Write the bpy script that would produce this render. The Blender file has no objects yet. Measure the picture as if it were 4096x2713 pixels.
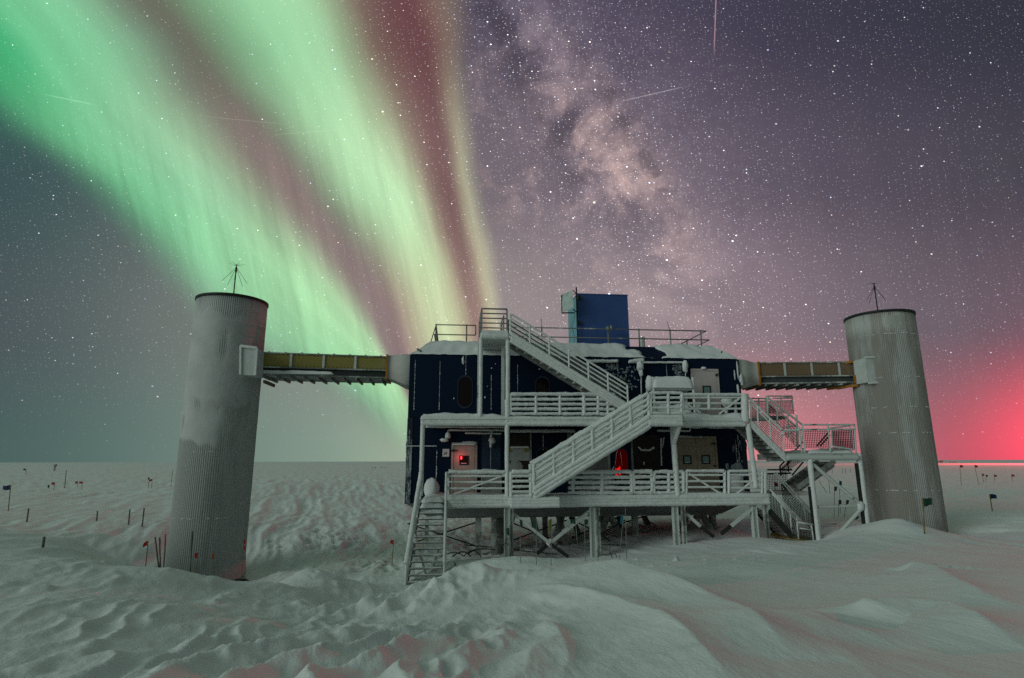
import bpy, math, random
import numpy as np
from mathutils import Vector, Matrix, noise as mnoise

random.seed(7)
SC = bpy.context.scene
COL = SC.collection
PI = math.pi

# ------------------------------------------------------------------ camera
PITCH, ROLL = 12.0, -0.15
cam_d = bpy.data.cameras.new("camera")
cam = bpy.data.objects.new("camera", cam_d)
COL.objects.link(cam)
CM = Matrix.Rotation(math.radians(90 + PITCH), 4, 'X') @ Matrix.Rotation(math.radians(ROLL), 4, 'Z')
cam.matrix_world = CM
cam_d.sensor_width = 36.0
cam_d.lens = 20.17
cam_d.clip_start = 0.1
cam_d.clip_end = 20000
SC.camera = cam
AX_R = (CM @ Vector((1, 0, 0, 0))).xyz
AX_U = (CM @ Vector((0, 1, 0, 0))).xyz
AX_F = (CM @ Vector((0, 0, -1, 0))).xyz

SC.view_settings.view_transform = 'Standard'
SC.view_settings.look = 'None'
SC.view_settings.gamma = 1.0
SC.view_settings.exposure = 0.0
SC.render.engine = 'CYCLES'
SC.cycles.use_denoising = False
SC.cycles.max_bounces = 5


def lin(c):
    c = c / 255.0
    return c / 12.92 if c <= 0.04045 else ((c + 0.055) / 1.055) ** 2.4


def rgb(r, g, b):
    return (lin(r), lin(g), lin(b), 1.0)


# ------------------------------------------------------------------ node helpers
class E:
    """a scalar socket with operators"""
    def __init__(self, nt, sock):
        self.nt, self.s = nt, sock

    def op(self, kind, b=None, c=None, clamp=False):
        n = self.nt.nodes.new('ShaderNodeMath')
        n.operation = kind
        n.use_clamp = clamp
        for i, v in enumerate((self, b, c)):
            if v is None:
                continue
            if isinstance(v, E):
                self.nt.links.new(v.s, n.inputs[i])
            else:
                n.inputs[i].default_value = v
        return E(self.nt, n.outputs[0])

    def __add__(self, b): return self.op('ADD', b)
    __radd__ = __add__
    def __sub__(self, b): return self.op('SUBTRACT', b)
    def __mul__(self, b): return self.op('MULTIPLY', b)
    __rmul__ = __mul__
    def __truediv__(self, b): return self.op('DIVIDE', b)
    def __pow__(self, b): return self.op('POWER', b)

    def inv(self):
        return self.op('MULTIPLY_ADD', -1.0, 1.0)

    def ss(self, a, b, to0=0.0, to1=1.0, kind='SMOOTHSTEP'):
        n = self.nt.nodes.new('ShaderNodeMapRange')
        n.interpolation_type = kind
        self.nt.links.new(self.s, n.inputs[0])
        for i, v in enumerate((a, b, to0, to1)):
            if isinstance(v, E):
                self.nt.links.new(v.s, n.inputs[1 + i])
            else:
                n.inputs[1 + i].default_value = v
        return E(self.nt, n.outputs[0])

    def gauss(self, c, w):
        t = (self - c) / w
        return (t * t * -1.0).op('EXPONENT')

    def ramp(self, stops, interp='B_SPLINE'):
        n = self.nt.nodes.new('ShaderNodeValToRGB')
        n.color_ramp.interpolation = interp
        el = n.color_ramp.elements
        while len(el) > 1:
            el.remove(el[-1])
        el[0].position, el[0].color = stops[0]
        for p, c in stops[1:]:
            e = el.new(p)
            e.color = c
        self.nt.links.new(self.s, n.inputs[0])
        return n.outputs[0]


def mixc(nt, f, a, b, mode='MIX'):
    n = nt.nodes.new('ShaderNodeMix')
    n.data_type = 'RGBA'
    n.blend_type = mode
    n.clamp_factor = True
    for idx, v in ((0, f), (6, a), (7, b)):
        if isinstance(v, E):
            nt.links.new(v.s, n.inputs[idx])
        elif hasattr(v, 'is_linked'):
            nt.links.new(v, n.inputs[idx])
        else:
            n.inputs[idx].default_value = v
    return n.outputs[2]


def combine(nt, x, y, z=0.0):
    n = nt.nodes.new('ShaderNodeCombineXYZ')
    for i, v in enumerate((x, y, z)):
        if isinstance(v, E):
            nt.links.new(v.s, n.inputs[i])
        else:
            n.inputs[i].default_value = v
    return n.outputs[0]


def noise_tex(nt, vec, scale, detail=3.0, rough=0.55, dist=0.0):
    n = nt.nodes.new('ShaderNodeTexNoise')
    n.inputs['Scale'].default_value = scale
    n.inputs['Detail'].default_value = detail
    n.inputs['Roughness'].default_value = rough
    n.inputs['Distortion'].default_value = dist
    if vec is not None:
        nt.links.new(vec, n.inputs['Vector'])
    return E(nt, n.outputs[0])


# ------------------------------------------------------------------ night sky: aurora, milky way, stars
world = bpy.data.worlds.new("World")
SC.world = world
world.use_nodes = True
world.cycles.sampling_method = 'MANUAL'
world.cycles.sample_map_resolution = 1024


def build_sky(nt):
    nt.nodes.clear()
    out = nt.nodes.new('ShaderNodeOutputWorld')
    bg = nt.nodes.new('ShaderNodeBackground')
    nt.links.new(bg.outputs[0], out.inputs[0])
    tc = nt.nodes.new('ShaderNodeTexCoord')
    d = tc.outputs['Generated']

    def dot(v):
        n = nt.nodes.new('ShaderNodeVectorMath')
        n.operation = 'DOT_PRODUCT'
        nt.links.new(d, n.inputs[0])
        n.inputs[1].default_value = v
        return E(nt, n.outputs['Value'])
    dR, dU, dF, dZ = dot(AX_R), dot(AX_U), dot(AX_F), dot((0, 0, 1))
    # gnomonic star chart of the southern sky, in thousandths of chart units
    zf = dF.op('MAXIMUM', 0.12)
    px = (dR / zf).op('MULTIPLY_ADD', 1.326, 1.1835)
    py = (dU / zf).op('MULTIPLY_ADD', -1.326, 0.784)
    px = px.op('MAXIMUM', -0.5).op('MINIMUM', 2.8)
    py = py.op('MAXIMUM', -0.5).op('MINIMUM', 1.2)

    t = ((py + 0.2) / 1.4).op('ADD', 0.0, clamp=True)

    def curve(pts):
        n = nt.nodes.new('ShaderNodeFloatCurve')
        cm = n.mapping
        c = cm.curves[0]
        P = [((y + 0.2) / 1.4, (x + 0.6) / 2.4) for y, x in pts]
        c.points[0].location = P[0]
        c.points[1].location = P[-1]
        for p in P[1:-1]:
            c.points.new(*p)
        cm.use_clip = False
        cm.update()
        nt.links.new(t.s, n.inputs['Value'])
        return E(nt, n.outputs[0]).op('MULTIPLY_ADD', 2.4, -0.6)
    KE = curve([(-.2, -.5), (0, -.25), (.23, .0), (.3, .07), (.4, .20), (.5, .295), (.6, .385), (.7, .48), (.8, .60), (.9, .80), (1.2, .95)])
    KD = curve([(-.2, .0), (0, .10), (.1, .17), (.2, .23), (.3, .31), (.4, .41), (.5, .50), (.6, .60), (.7, .70), (.8, .80), (.9, .90), (1.2, 1.0)])
    KC = curve([(-.2, .2), (0, .33), (.1, .42), (.2, .485), (.3, .57), (.4, .65), (.5, .73), (.6, .79), (.7, .845), (.8, .89), (.9, .94), (1.2, 1.03)])
    KB = curve([(-.2, .62), (0, .70), (.1, .74), (.2, .775), (.3, .825), (.4, .885), (.5, .935), (.6, .98), (.7, 1.01), (.8, 1.03), (.9, 1.04), (1.2, 1.06)])
    KA = curve([(-.2, .89), (0, .925), (.1, .955), (.2, .98), (.3, 1.0), (.4, 1.018), (.5, 1.036), (.6, 1.06), (.7, 1.085), (.8, 1.11), (.9, 1.12), (1.2, 1.13)])
    KG = curve([(-.2, 1.0), (0, 1.03), (.1, 1.043), (.2, 1.05), (.3, 1.062), (.4, 1.075), (.5, 1.092), (.6, 1.115), (.7, 1.135), (.8, 1.15), (.9, 1.16), (1.2, 1.17)])
    KH = curve([(-.2, 1.07), (0, 1.095), (.1, 1.10), (.2, 1.105), (.3, 1.112), (.4, 1.12), (.5, 1.138), (.6, 1.158), (.7, 1.172), (.8, 1.19), (.9, 1.20), (1.2, 1.21)])
    # wobble so that the curtain edges are not ruled lines
    wob = noise_tex(nt, combine(nt, px, py), 3.0, 2.0)
    pxw = (wob - 0.5) * 0.05 + px
    ks = [(KE, 0.0), (KD, .25), (KC, .5), (KB, .75), (KA, 1.0), (KG, 1.15), (KH, 1.30)]
    s = None
    for (k0, s0), (k1, s1) in zip(ks, ks[1:]):
        term = pxw.ss(k0, k1, 0.0, s1 - s0, 'LINEAR')
        s = term if s is None else s + term
    # extend a bit left of the lower edge
    left = pxw.ss(KE - 0.10, KE, -0.12, 0.0, 'LINEAR')
    s = s + left
    S = lambda v: (v + 0.12) / 1.42
    sn = (s + 0.12) / 1.42

    def rp(lst):
        return sn.ramp([(S(a), rgb(*c)) for a, c in lst], 'B_SPLINE')
    top = rp([(-.12, (38, 120, 84)), (.0, (44, 158, 100)), (.12, (66, 176, 118)), (.17, (112, 200, 146)), (.28, (136, 210, 160)), (.38, (124, 164, 134)), (.5, (104, 90, 86)),
              (.56, (108, 128, 104)), (.64, (138, 196, 148)), (.74, (176, 232, 182)), (.8, (158, 186, 146)), (.88, (122, 94, 90)), (1.0, (100, 62, 68)),
              (1.08, (112, 78, 78)), (1.15, (138, 122, 108)), (1.30, (78, 70, 86))])
    mid = rp([(-.12, (66, 92, 90)), (.0, (88, 146, 112)), (.10, (120, 198, 146)), (.25, (156, 216, 170)), (.36, (148, 176, 142)), (.44, (134, 126, 116)), (.5, (132, 112, 112)),
              (.57, (116, 118, 106)), (.66, (172, 216, 168)), (.75, (192, 234, 184)), (.86, (186, 200, 162)), (.93, (150, 126, 118)), (1.0, (122, 90, 92)), (1.08, (130, 102, 102)),
              (1.16, (184, 186, 152)), (1.30, (116, 104, 113))])
    low = rp([(-.12, (104, 118, 114)), (.0, (126, 166, 138)), (.13, (150, 208, 160)), (.25, (172, 226, 172)), (.38, (174, 220, 168)), (.43, (176, 204, 164)), (.49, (142, 122, 122)), (.57, (140, 120, 122)),
              (.62, (168, 150, 134)), (.70, (196, 206, 164)), (.78, (206, 222, 176)), (.9, (194, 190, 156)), (1.0, (150, 118, 116)), (1.08, (158, 132, 124)),
              (1.16, (206, 206, 168)), (1.30, (148, 132, 136))])
    aur = mixc(nt, py.ss(0.08, 0.40), top, mid)
    aur = mixc(nt, py.ss(0.42, 0.74), aur, low)
    # rays: fine streaks along the curtains
    ray = noise_tex(nt, combine(nt, sn * 22.0, py * 1.3, 3.1), 1.0, 3.0, .6)
    ray2 = noise_tex(nt, combine(nt, sn * 7.0, py * 1.5, 9.0), 1.0, 2.0, .5)
    fine = noise_tex(nt, combine(nt, (px - py * 0.22) * 27.0, py * 1.4, 4.4), 1.0, 4.0, .65)
    rmul = (fine - 0.5) * 0.75 * py.ss(.1, .5) + ((ray - 0.5) * 0.28 + (ray2 - 0.5) * 0.42) + 1.0
    rmixed = nt.nodes.new('ShaderNodeVectorMath')
    rmixed.operation = 'SCALE'
    nt.links.new(aur, rmixed.inputs[0])
    nt.links.new(rmul.s, rmixed.inputs['Scale'])
    aur = rmixed.outputs[0]
    alpha = s.ss(-0.12, 0.07) * s.ss(1.36, 1.10) * py.ss(1.10, 0.86)

    # plain night sky, four heights
    W = lambda v: v / 2.5

    def bgramp(lst):
        return (px / 2.5).ramp([(W(a), rgb(*c)) for a, c in lst], 'B_SPLINE')
    b0 = bgramp([(0, (40, 130, 90)), (.8, (86, 84, 88)), (1.1, (76, 69, 86)), (1.4, (70, 64, 84)), (1.8, (58, 56, 75)), (2.37, (40, 46, 58))])
    b1 = bgramp([(0, (58, 80, 84)), (.25, (72, 96, 94)), (.9, (112, 104, 108)), (1.15, (108, 97, 108)), (1.4, (104, 92, 106)), (1.8, (84, 74, 93)), (2.37, (56, 56, 70))])
    b2 = bgramp([(0, (72, 84, 88)), (.35, (97, 109, 107)), (.9, (150, 150, 140)), (1.2, (148, 134, 138)), (1.5, (138, 124, 131)), (1.78, (130, 110, 122)), (2.0, (103, 93, 106)), (2.25, (94, 80, 95)), (2.5, (96, 70, 88))])
    b3 = bgramp([(0, (70, 94, 91)), (.35, (97, 119, 113)), (.75, (130, 150, 138)), (.95, (156, 176, 152)), (1.3, (184, 152, 148)), (1.74, (222, 132, 138)), (1.86, (200, 126, 134)), (2.05, (174, 104, 116)), (2.2, (170, 86, 100)), (2.5, (190, 66, 84))])
    base = mixc(nt, py.ss(0.0, 0.42), b0, b1)
    base = mixc(nt, py.ss(0.38, 0.74), base, b2)
    base = mixc(nt, py.ss(0.74, 1.06), base, b3)

    # milky way
    perp = (px - 1.43) * 0.87 - (py - 0.36) * 0.50
    cl = noise_tex(nt, combine(nt, px, py, 1.7), 6.0, 7.0, .62, .5)
    cl2 = noise_tex(nt, combine(nt, px, py, 5.2), 13.0, 7.0, .66, .4)
    broad = perp.gauss(0.0, 0.25) * py.ss(.95, .45) * py.ss(-0.45, 0.1)
    core = (perp + (cl - 0.5) * 0.16).gauss(0.0, 0.075) * py.gauss(0.38, 0.21) * cl.ss(.34, .66) * cl2.ss(.25, .6)
    wing = (perp.gauss(-0.20, 0.10) * py.gauss(.42, .28) * cl2.ss(.45, .72))
    wing2 = (perp.gauss(-0.06, 0.12) * py.gauss(.62, .15) * cl.ss(.42, .7))
    up = perp.gauss(-0.02, 0.08) * py.gauss(.10, .13) * cl2.ss(.42, .7)
    dust = (perp + (cl - 0.5) * 0.20 + (cl2 - 0.5) * 0.12).gauss(-0.10, 0.06) * py.ss(.62, .42) * cl.ss(.62, .42)

    def addc(col, f, c):
        n = nt.nodes.new('ShaderNodeVectorMath')
        n.operation = 'MULTIPLY_ADD'
        nt.links.new(f.s, n.inputs[0])
        n.inputs[1].default_value = c
        nt.links.new(col, n.inputs[2])
        return n.outputs[0]
    base = addc(base, broad * (cl.ss(.3, .7) * 0.8 + 0.35), (.052, .043, .056))
    base = addc(base, core, (.50, .335, .255))
    grit = noise_tex(nt, combine(nt, px, py, 3.3), 60.0, 4.0, .7).ss(.45, .75)
    base = addc(base, (broad + core) * grit, (.07, .06, .065))
    base = addc(base, wing, (.20, .135, .115))
    base = addc(base, wing2, (.15, .11, .095))
    base = addc(base, up, (.09, .075, .085))
    base = mixc(nt, dust * 0.62, base, rgb(58, 52, 66))
    lane = (perp + (cl2 - 0.5) * 0.16).gauss(0.045, 0.022) * py.gauss(.30, .22) * cl2.ss(.6, .45)
    base = mixc(nt, lane * 0.55, base, rgb(74, 62, 70))
    # red station glow low in the south-west
    dx = (px - 2.46) / 0.17
    dy = (py - 1.0) / 0.15
    glow = ((dx * dx + dy * dy) * -1.0).op('EXPONENT')
    base = addc(base, glow, (.78, .02, .055))
    dx2 = (px - 2.30) / 0.55
    dy2 = (py - 1.06) / 0.10
    glow2 = ((dx2 * dx2 + dy2 * dy2) * -1.0).op('EXPONENT')
    base = addc(base, glow2, (.05, .004, .008))
    col = mixc(nt, alpha, base, aur)

    # stars on the chart: four layers of cells
    dens = perp.gauss(-0.05, 0.28) * 0.75 + 0.45
    dens = dens * px.ss(0.5, 1.2, 0.75, 1.0) * py.ss(1.07, .75, .15, 1.0)

    def stars(scale, rad, power, gain, seed, dimg=1.0):
        n = nt.nodes.new('ShaderNodeTexVoronoi')
        n.voronoi_dimensions = '2D'
        n.inputs['Scale'].default_value = scale
        v = combine(nt, (dR / zf) * 0.72 + (dU / zf) * 0.10 + seed, (dU / zf) * 1.0 + seed * 1.7)
        nt.links.new(v, n.inputs['Vector'])
        dist = E(nt, n.outputs['Distance'])
        sep = nt.nodes.new('ShaderNodeSeparateColor')
        nt.links.new(n.outputs['Color'], sep.inputs[0])
        r1, r2 = E(nt, sep.outputs[0]), E(nt, sep.outputs[1])
        mag = (r1 ** power)
        prof = dist.ss(rad * scale, 0.0) 
        val = prof * mag * gain
        colr = r2.ramp([(0, (.52, .66, 1, 1)), (.45, (.95, .97, 1, 1)), (.75, (1, .96, .92, 1)), (1, (1, .76, .55, 1))], 'LINEAR')
        m = nt.nodes.new('ShaderNodeVectorMath')
        m.operation = 'SCALE'
        nt.links.new(colr, m.inputs[0])
        nt.links.new((val * dens if dimg else val).s, m.inputs['Scale'])
        return m.outputs[0]
    front = dF.ss(0.12, 0.3)
    upm = dZ.ss(-0.01, 0.02)
    for lay in (stars(210, .0008, 2.5, 1.05, .37), stars(95, .0010, 5.0, 2.2, 1.91), stars(40, .0013, 7.0, 5.0, 4.4), stars(12, .0018, 7.0, 7.0, 7.7)):
        n = nt.nodes.new('ShaderNodeVectorMath')
        n.operation = 'MULTIPLY_ADD'
        nt.links.new(lay, n.inputs[0])
        f2 = (front * upm)
        nt.links.new(f2.s, n.inputs[1])
        nt.links.new(col, n.inputs[2])
        col = n.outputs[0]

    # streaks of meteors and satellites (great-circle pieces)
    def streak(p0, p1, c, w=0.0011):
        nonlocal col
        x0, y0, x1, y1 = p0[0], p0[1], p1[0], p1[1]
        L = math.hypot(x1 - x0, y1 - y0)
        ex, ey = (x1 - x0) / L, (y1 - y0) / L
        al = (px - x0) * ex + (py - y0) * ey
        pe = (px - x0) * -ey + (py - y0) * ex
        f = pe.gauss(0.0, w) * al.ss(-.01, L * .25) * al.ss(L * 1.02, L * .7) * front
        col = addc(col, f, c)
    streak((1.657, -.06), (1.650, .14), (.42, .22, .22))
    streak((1.59, .199), (1.42, .238), (.24, .22, .22), .0009)
    streak((.10, .218), (.23, .245), (.13, .16, .13))
    streak((.46, .268), (.68, .290), (.07, .07, .06), .0009)
    streak((.62, .313), (.78, .301), (.07, .08, .06), .0009)

    # the rest of the sky dome, behind and overhead
    zen = dZ.ss(-0.05, 0.9)
    rest = mixc(nt, zen, rgb(66, 74, 76), rgb(78, 92, 88))
    lobe = dot(Vector((-0.45, -0.62, 0.64)).normalized()).ss(0.35, 1.0)
    rest = addc(rest, lobe, (.07, .10, .085))
    col = mixc(nt, dF.ss(0.28, 0.58), rest, col)
    # below the horizon nothing glows
    col = mixc(nt, dZ.ss(-0.10, -0.02), rgb(70, 76, 74), col)
    nt.links.new(col, bg.inputs[0])
    bg.inputs[1].default_value = 1.0


build_sky(world.node_tree)

# faint soft light of the aurora overhead and behind
sun_d = bpy.data.lights.new("sun", 'SUN')
sun_d.energy = 0.95
sun_d.angle = math.radians(32)
sun_d.color = (.88, 1.0, .94)
sun = bpy.data.objects.new("sun", sun_d)
COL.objects.link(sun)
sun.rotation_euler = Vector((0.78, 0.55, -0.28)).to_track_quat('-Z', 'Y').to_euler()

# ------------------------------------------------------------------ projection helpers (photograph pixels -> points at real depth)
FPX = 2294.6


def ray(px, py):
    return AX_R * ((px - 2048) / FPX) + AX_U * ((1356.5 - py) / FPX) + AX_F


def atY(px, py, Y):
    d = ray(px, py)
    return d * (Y / d.y)


TS = 4096 / 2367.0


def tY(px, py, Y):
    return atY(px * TS, py * TS, Y)


PSI = math.radians(5.75)
O = Vector((0, 24.13, 0))
EX = Vector((math.cos(PSI), math.sin(PSI), 0))
EY = Vector((-math.sin(PSI), math.cos(PSI), 0))


def f2w(p):
    return O + EX * p[0] + EY * p[1] + Vector((0, 0, p[2]))


def w2f(w):
    q = Vector(w) - O
    return Vector((q.dot(EX), q.dot(EY), q.z))


def F(px, py, yl=0.0):
    """photo pixel -> building-frame point on the plane y = yl"""
    d = ray(px, py)
    k = (yl + O.dot(EY)) / d.dot(EY)
    return w2f(d * k)


def zw(x0, y0, sc):
    return lambda x, y, yl=0.0: F(x0 + x * sc, y0 + y * sc, yl)


Z1 = zw(1550, 1100, .38259)
Z2 = zw(2250, 1100, .38259)
Z3 = zw(1550, 1600, .38259)
Z4 = zw(2250, 1600, .38259)
Z5 = zw(2900, 1500, .44643)
Z6 = zw(1550, 1900, .33784)
Z7 = zw(2250, 1900, .33784)
Z8 = zw(1900, 1200, .16892)
Z9 = zw(1900, 2050, .33784)


# ------------------------------------------------------------------ mesh builder
def n1(x, y=0.0, z=0.0):
    return mnoise.noise(Vector((x, y, z)))


class MB:
    def __init__(self):
        self.v, self.f, self.sm = [], [], []

    def face(self, idx, smooth=False):
        self.f.append(tuple(idx))
        self.sm.append(smooth)

    def quad(self, a, b, c, d, smooth=False):
        i = len(self.v)
        self.v += [Vector(a), Vector(b), Vector(c), Vector(d)]
        self.face((i, i + 1, i + 2, i + 3), smooth)

    def hexa(self, p):
        """8 corners: bottom 4 (ccw) then top 4"""
        i = len(self.v)
        self.v += [Vector(q) for q in p]
        for f in ((0, 3, 2, 1), (4, 5, 6, 7), (0, 1, 5, 4), (1, 2, 6, 5), (2, 3, 7, 6), (3, 0, 4, 7)):
            self.face([i + k for k in f])
        return self

    def box(self, x0, x1, y0, y1, z0, z1):
        if x0 > x1: x0, x1 = x1, x0
        if y0 > y1: y0, y1 = y1, y0
        if z0 > z1: z0, z1 = z1, z0
        return self.hexa([(x0, y0, z0), (x1, y0, z0), (x1, y1, z0), (x0, y1, z0), (x0, y0, z1), (x1, y0, z1), (x1, y1, z1), (x0, y1, z1)])

    def bar(self, a, b, w, h, up=(0, 0, 1)):
        a, b = Vector(a), Vector(b)
        t = (b - a).normalized()
        up = Vector(up)
        s = t.cross(up)
        if s.length < 1e-4:
            s = t.cross(Vector((0, 1, 0)))
        s.normalize()
        u = s.cross(t)
        s *= w / 2
        u *= h / 2
        return self.hexa([a - s - u, a + s - u, b + s - u, b - s - u, a - s + u, a + s + u, b + s + u, b - s + u])

    def tube(self, a, b, r, n=8, rime=0.0, seg=0.10, r2=None, sag=0.0):
        a, b = Vector(a), Vector(b)
        L = (b - a).length
        if L < 1e-6:
            return self
        t = (b - a) / L
        s = t.cross(Vector((0, 0, 1)))
        if s.length < 1e-3:
            s = Vector((1, 0, 0))
        s.normalize()
        u = s.cross(t)
        m = max(1, int(L / seg)) if rime > 0 else 1
        base = len(self.v)
        so = random.uniform(0, 100)
        for i in range(m + 1):
            k = i / m
            c = a + t * (L * k)
            rr = r if r2 is None else r + (r2 - r) * k
            for j in range(n):
                ang = 2 * PI * j / n
                q = rr
                if rime > 0:
                    q *= 1 + rime * (n1(so + L * k * 2.1, math.cos(ang) * .8, math.sin(ang) * .8) * 1.1 + n1(so + L * k * 9, math.cos(ang) * 2, math.sin(ang) * 2) * .7)
                self.v.append(c + s * (q * math.cos(ang)) + u * (q * math.sin(ang)))
        for i in range(m):
            for j in range(n):
                j2 = (j + 1) % n
                self.face((base + i * n + j, base + i * n + j2, base + (i + 1) * n + j2, base + (i + 1) * n + j), True)
        self.face([base + j for j in range(n)][::-1])
        self.face([base + m * n + j for j in range(n)])
        return self

    def path(self, pts, r, n=8, rime=0.0, seg=.1):
        for a, b in zip(pts, pts[1:]):
            self.tube(a, b, r, n, rime, seg)
        for p in pts[1:-1]:
            self.ball(p, r * 1.02, n, 5)
        return self

    def ball(self, c, r, n=12, m=8, jit=0.0, sc=(1, 1, 1)):
        c = Vector(c)
        base = len(self.v)
        so = random.uniform(0, 100)
        for i in range(1, m):
            th = PI * i / m
            for j in range(n):
                ph = 2 * PI * j / n
                d = Vector((math.sin(th) * math.cos(ph), math.sin(th) * math.sin(ph), math.cos(th)))
                q = r * (1 + jit * n1(so + d.x * 1.6, d.y * 1.6, d.z * 1.6) + jit * .5 * n1(so + d.x * 4, d.y * 4, d.z * 4)) if jit else r
                self.v.append(c + Vector((d.x * q * sc[0], d.y * q * sc[1], d.z * q * sc[2])))
        tp, bt = len(self.v), len(self.v) + 1
        self.v += [c + Vector((0, 0, r * sc[2])), c - Vector((0, 0, r * sc[2]))]
        for i in range(m - 2):
            for j in range(n):
                j2 = (j + 1) % n
                self.face((base + i * n + j, base + (i + 1) * n + j, base + (i + 1) * n + j2, base + i * n + j2), True)
        for j in range(n):
            j2 = (j + 1) % n
            self.face((tp, base + j, base + j2), True)
            self.face((bt, base + (m - 2) * n + j2, base + (m - 2) * n + j), True)
        return self

    def prism(self, poly, y0, y1):
        """polygon in (x, z), extruded from y0 to y1"""
        n = len(poly)
        i = len(self.v)
        self.v += [Vector((x, y0, z)) for x, z in poly] + [Vector((x, y1, z)) for x, z in poly]
        self.face(list(range(i, i + n)))
        self.face(list(range(i + n, i + 2 * n))[::-1])
        for k in range(n):
            k2 = (k + 1) % n
            self.face((i + k, i + n + k, i + n + k2, i + k2))
        return self

    def snowslab(self, x0, x1, y0, y1, zb, th, amp=.05, step=.12, edge=.10, seed=None):
        """a soft lumpy layer of snow with rounded edges on z = zb"""
        so = random.uniform(0, 100) if seed is None else seed
        nx, ny = max(3, int(abs(x1 - x0) / step)), max(3, int(abs(y1 - y0) / step))
        base = len(self.v)
        for i in range(nx + 1):
            for j in range(ny + 1):
                x, y = x0 + (x1 - x0) * i / nx, y0 + (y1 - y0) * j / ny
                e = min(abs(x - x0), abs(x - x1), abs(y - y0), abs(y - y1))
                k = min(1, e / edge)
                k = math.sqrt(max(0, 1 - (1 - k) ** 2))
                h = th + amp * (n1(x * 1.1 + so, y * 1.1, so) * 1.4 + n1(x * 3.7 + so, y * 3.7, 3) * .5)
                self.v.append(Vector((x, y, zb + max(.004, h * k))))
        for i in range(nx):
            for j in range(ny):
                a = base + i * (ny + 1) + j
                self.face((a, a + ny + 1, a + ny + 2, a + 1), True)
        # skirt
        b = len(self.v)
        self.v += [Vector((x0, y0, zb)), Vector((x1, y0, zb)), Vector((x1, y1, zb)), Vector((x0, y1, zb))]
        self.face((b, b + 3, b + 2, b + 1))
        return self

    def obj(self, name, mat, parent=None, base=None):
        b = Vector(base) if base is not None else (BASE[parent.name] if parent is not None else Vector())
        me = bpy.data.meshes.new(name)
        me.from_pydata([tuple(p - b) for p in self.v], [], self.f)
        me.polygons.foreach_set('use_smooth', self.sm)
        me.update()
        for m in (mat if isinstance(mat, (list, tuple)) else [mat]):
            me.materials.append(m)
        o = bpy.data.objects.new(name, me)
        COL.objects.link(o)
        if parent is not None:
            o.parent = parent
            BASE[o.name] = b
        return o


BASE = {}


def islands(mb, tol):
    n = len(mb.v)
    par = list(range(n))

    def find(a):
        while par[a] != a:
            par[a] = par[par[a]]
            a = par[a]
        return a
    for f in mb.f:
        r = find(f[0])
        for k in f[1:]:
            q = find(k)
            if q != r: par[q] = r
    gr = {}
    for i in range(n): gr.setdefault(find(i), []).append(i)
    bb = []
    for k, ids in gr.items():
        P = [mb.v[i] for i in ids]
        bb.append([min(q[a] for q in P) for a in range(3)] + [max(q[a] for q in P) for a in range(3)] + [k])
    cp = {b[6]: b[6] for b in bb}

    def cf(a):
        while cp[a] != a: a = cp[a]
        return a
    for i, b in enumerate(bb):
        for c in bb[:i]:
            if all(b[a] - tol <= c[a + 3] and c[a] - tol <= b[a + 3] for a in range(3)):
                x, y = cf(b[6]), cf(c[6])
                if x != y: cp[x] = y
    out = {}
    for f, sm in zip(mb.f, mb.sm):
        out.setdefault(cf(find(f[0])), []).append((f, sm))
    res = []
    for fs in out.values():
        m, mp = MB(), {}
        for f, sm in fs:
            g = []
            for i in f:
                if i not in mp:
                    mp[i] = len(m.v)
                    m.v.append(mb.v[i])
                g.append(mp[i])
            m.face(g, sm)
        res.append(m)
    return res


def props(o, label=None, cat=None, group=None, kind=None):
    if label: o['label'] = label
    if cat: o['category'] = cat
    if group: o['group'] = group
    if kind: o['kind'] = kind
    return o


def thing(name, base, label, cat, group=None, frame=True):
    """an Empty at the thing's base; frame=True: base is in the building's frame"""
    o = bpy.data.objects.new(name, None)
    COL.objects.link(o)
    o.empty_display_size = .3
    base = Vector(base)
    if frame:
        o.location = f2w(base)
        o.rotation_euler = (0, 0, PSI)
    else:
        o.location = base
    BASE[o.name] = base
    return props(o, label, cat, group)


def single(mb, name, mat, base, label, cat, group=None, frame=True):
    """a thing that is one mesh"""
    o = mb.obj(name, mat, None, base)
    if frame:
        o.location = f2w(base)
        o.rotation_euler = (0, 0, PSI)
    else:
        o.location = Vector(base)
    return props(o, label, cat, group)


def copy_thing(src, label, loc, rot=None, scale=None, swap=None):
    r = src.copy()
    COL.objects.link(r)
    r.location = loc
    if rot is not None: r.rotation_euler = rot
    if scale is not None: r.scale = scale
    r['label'] = label
    for ch in list(src.children):
        c = ch.copy()
        COL.objects.link(c)
        c.parent = r
        if swap and ch.name.startswith(swap[0]):
            c.data = swap[1]
    return r


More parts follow.
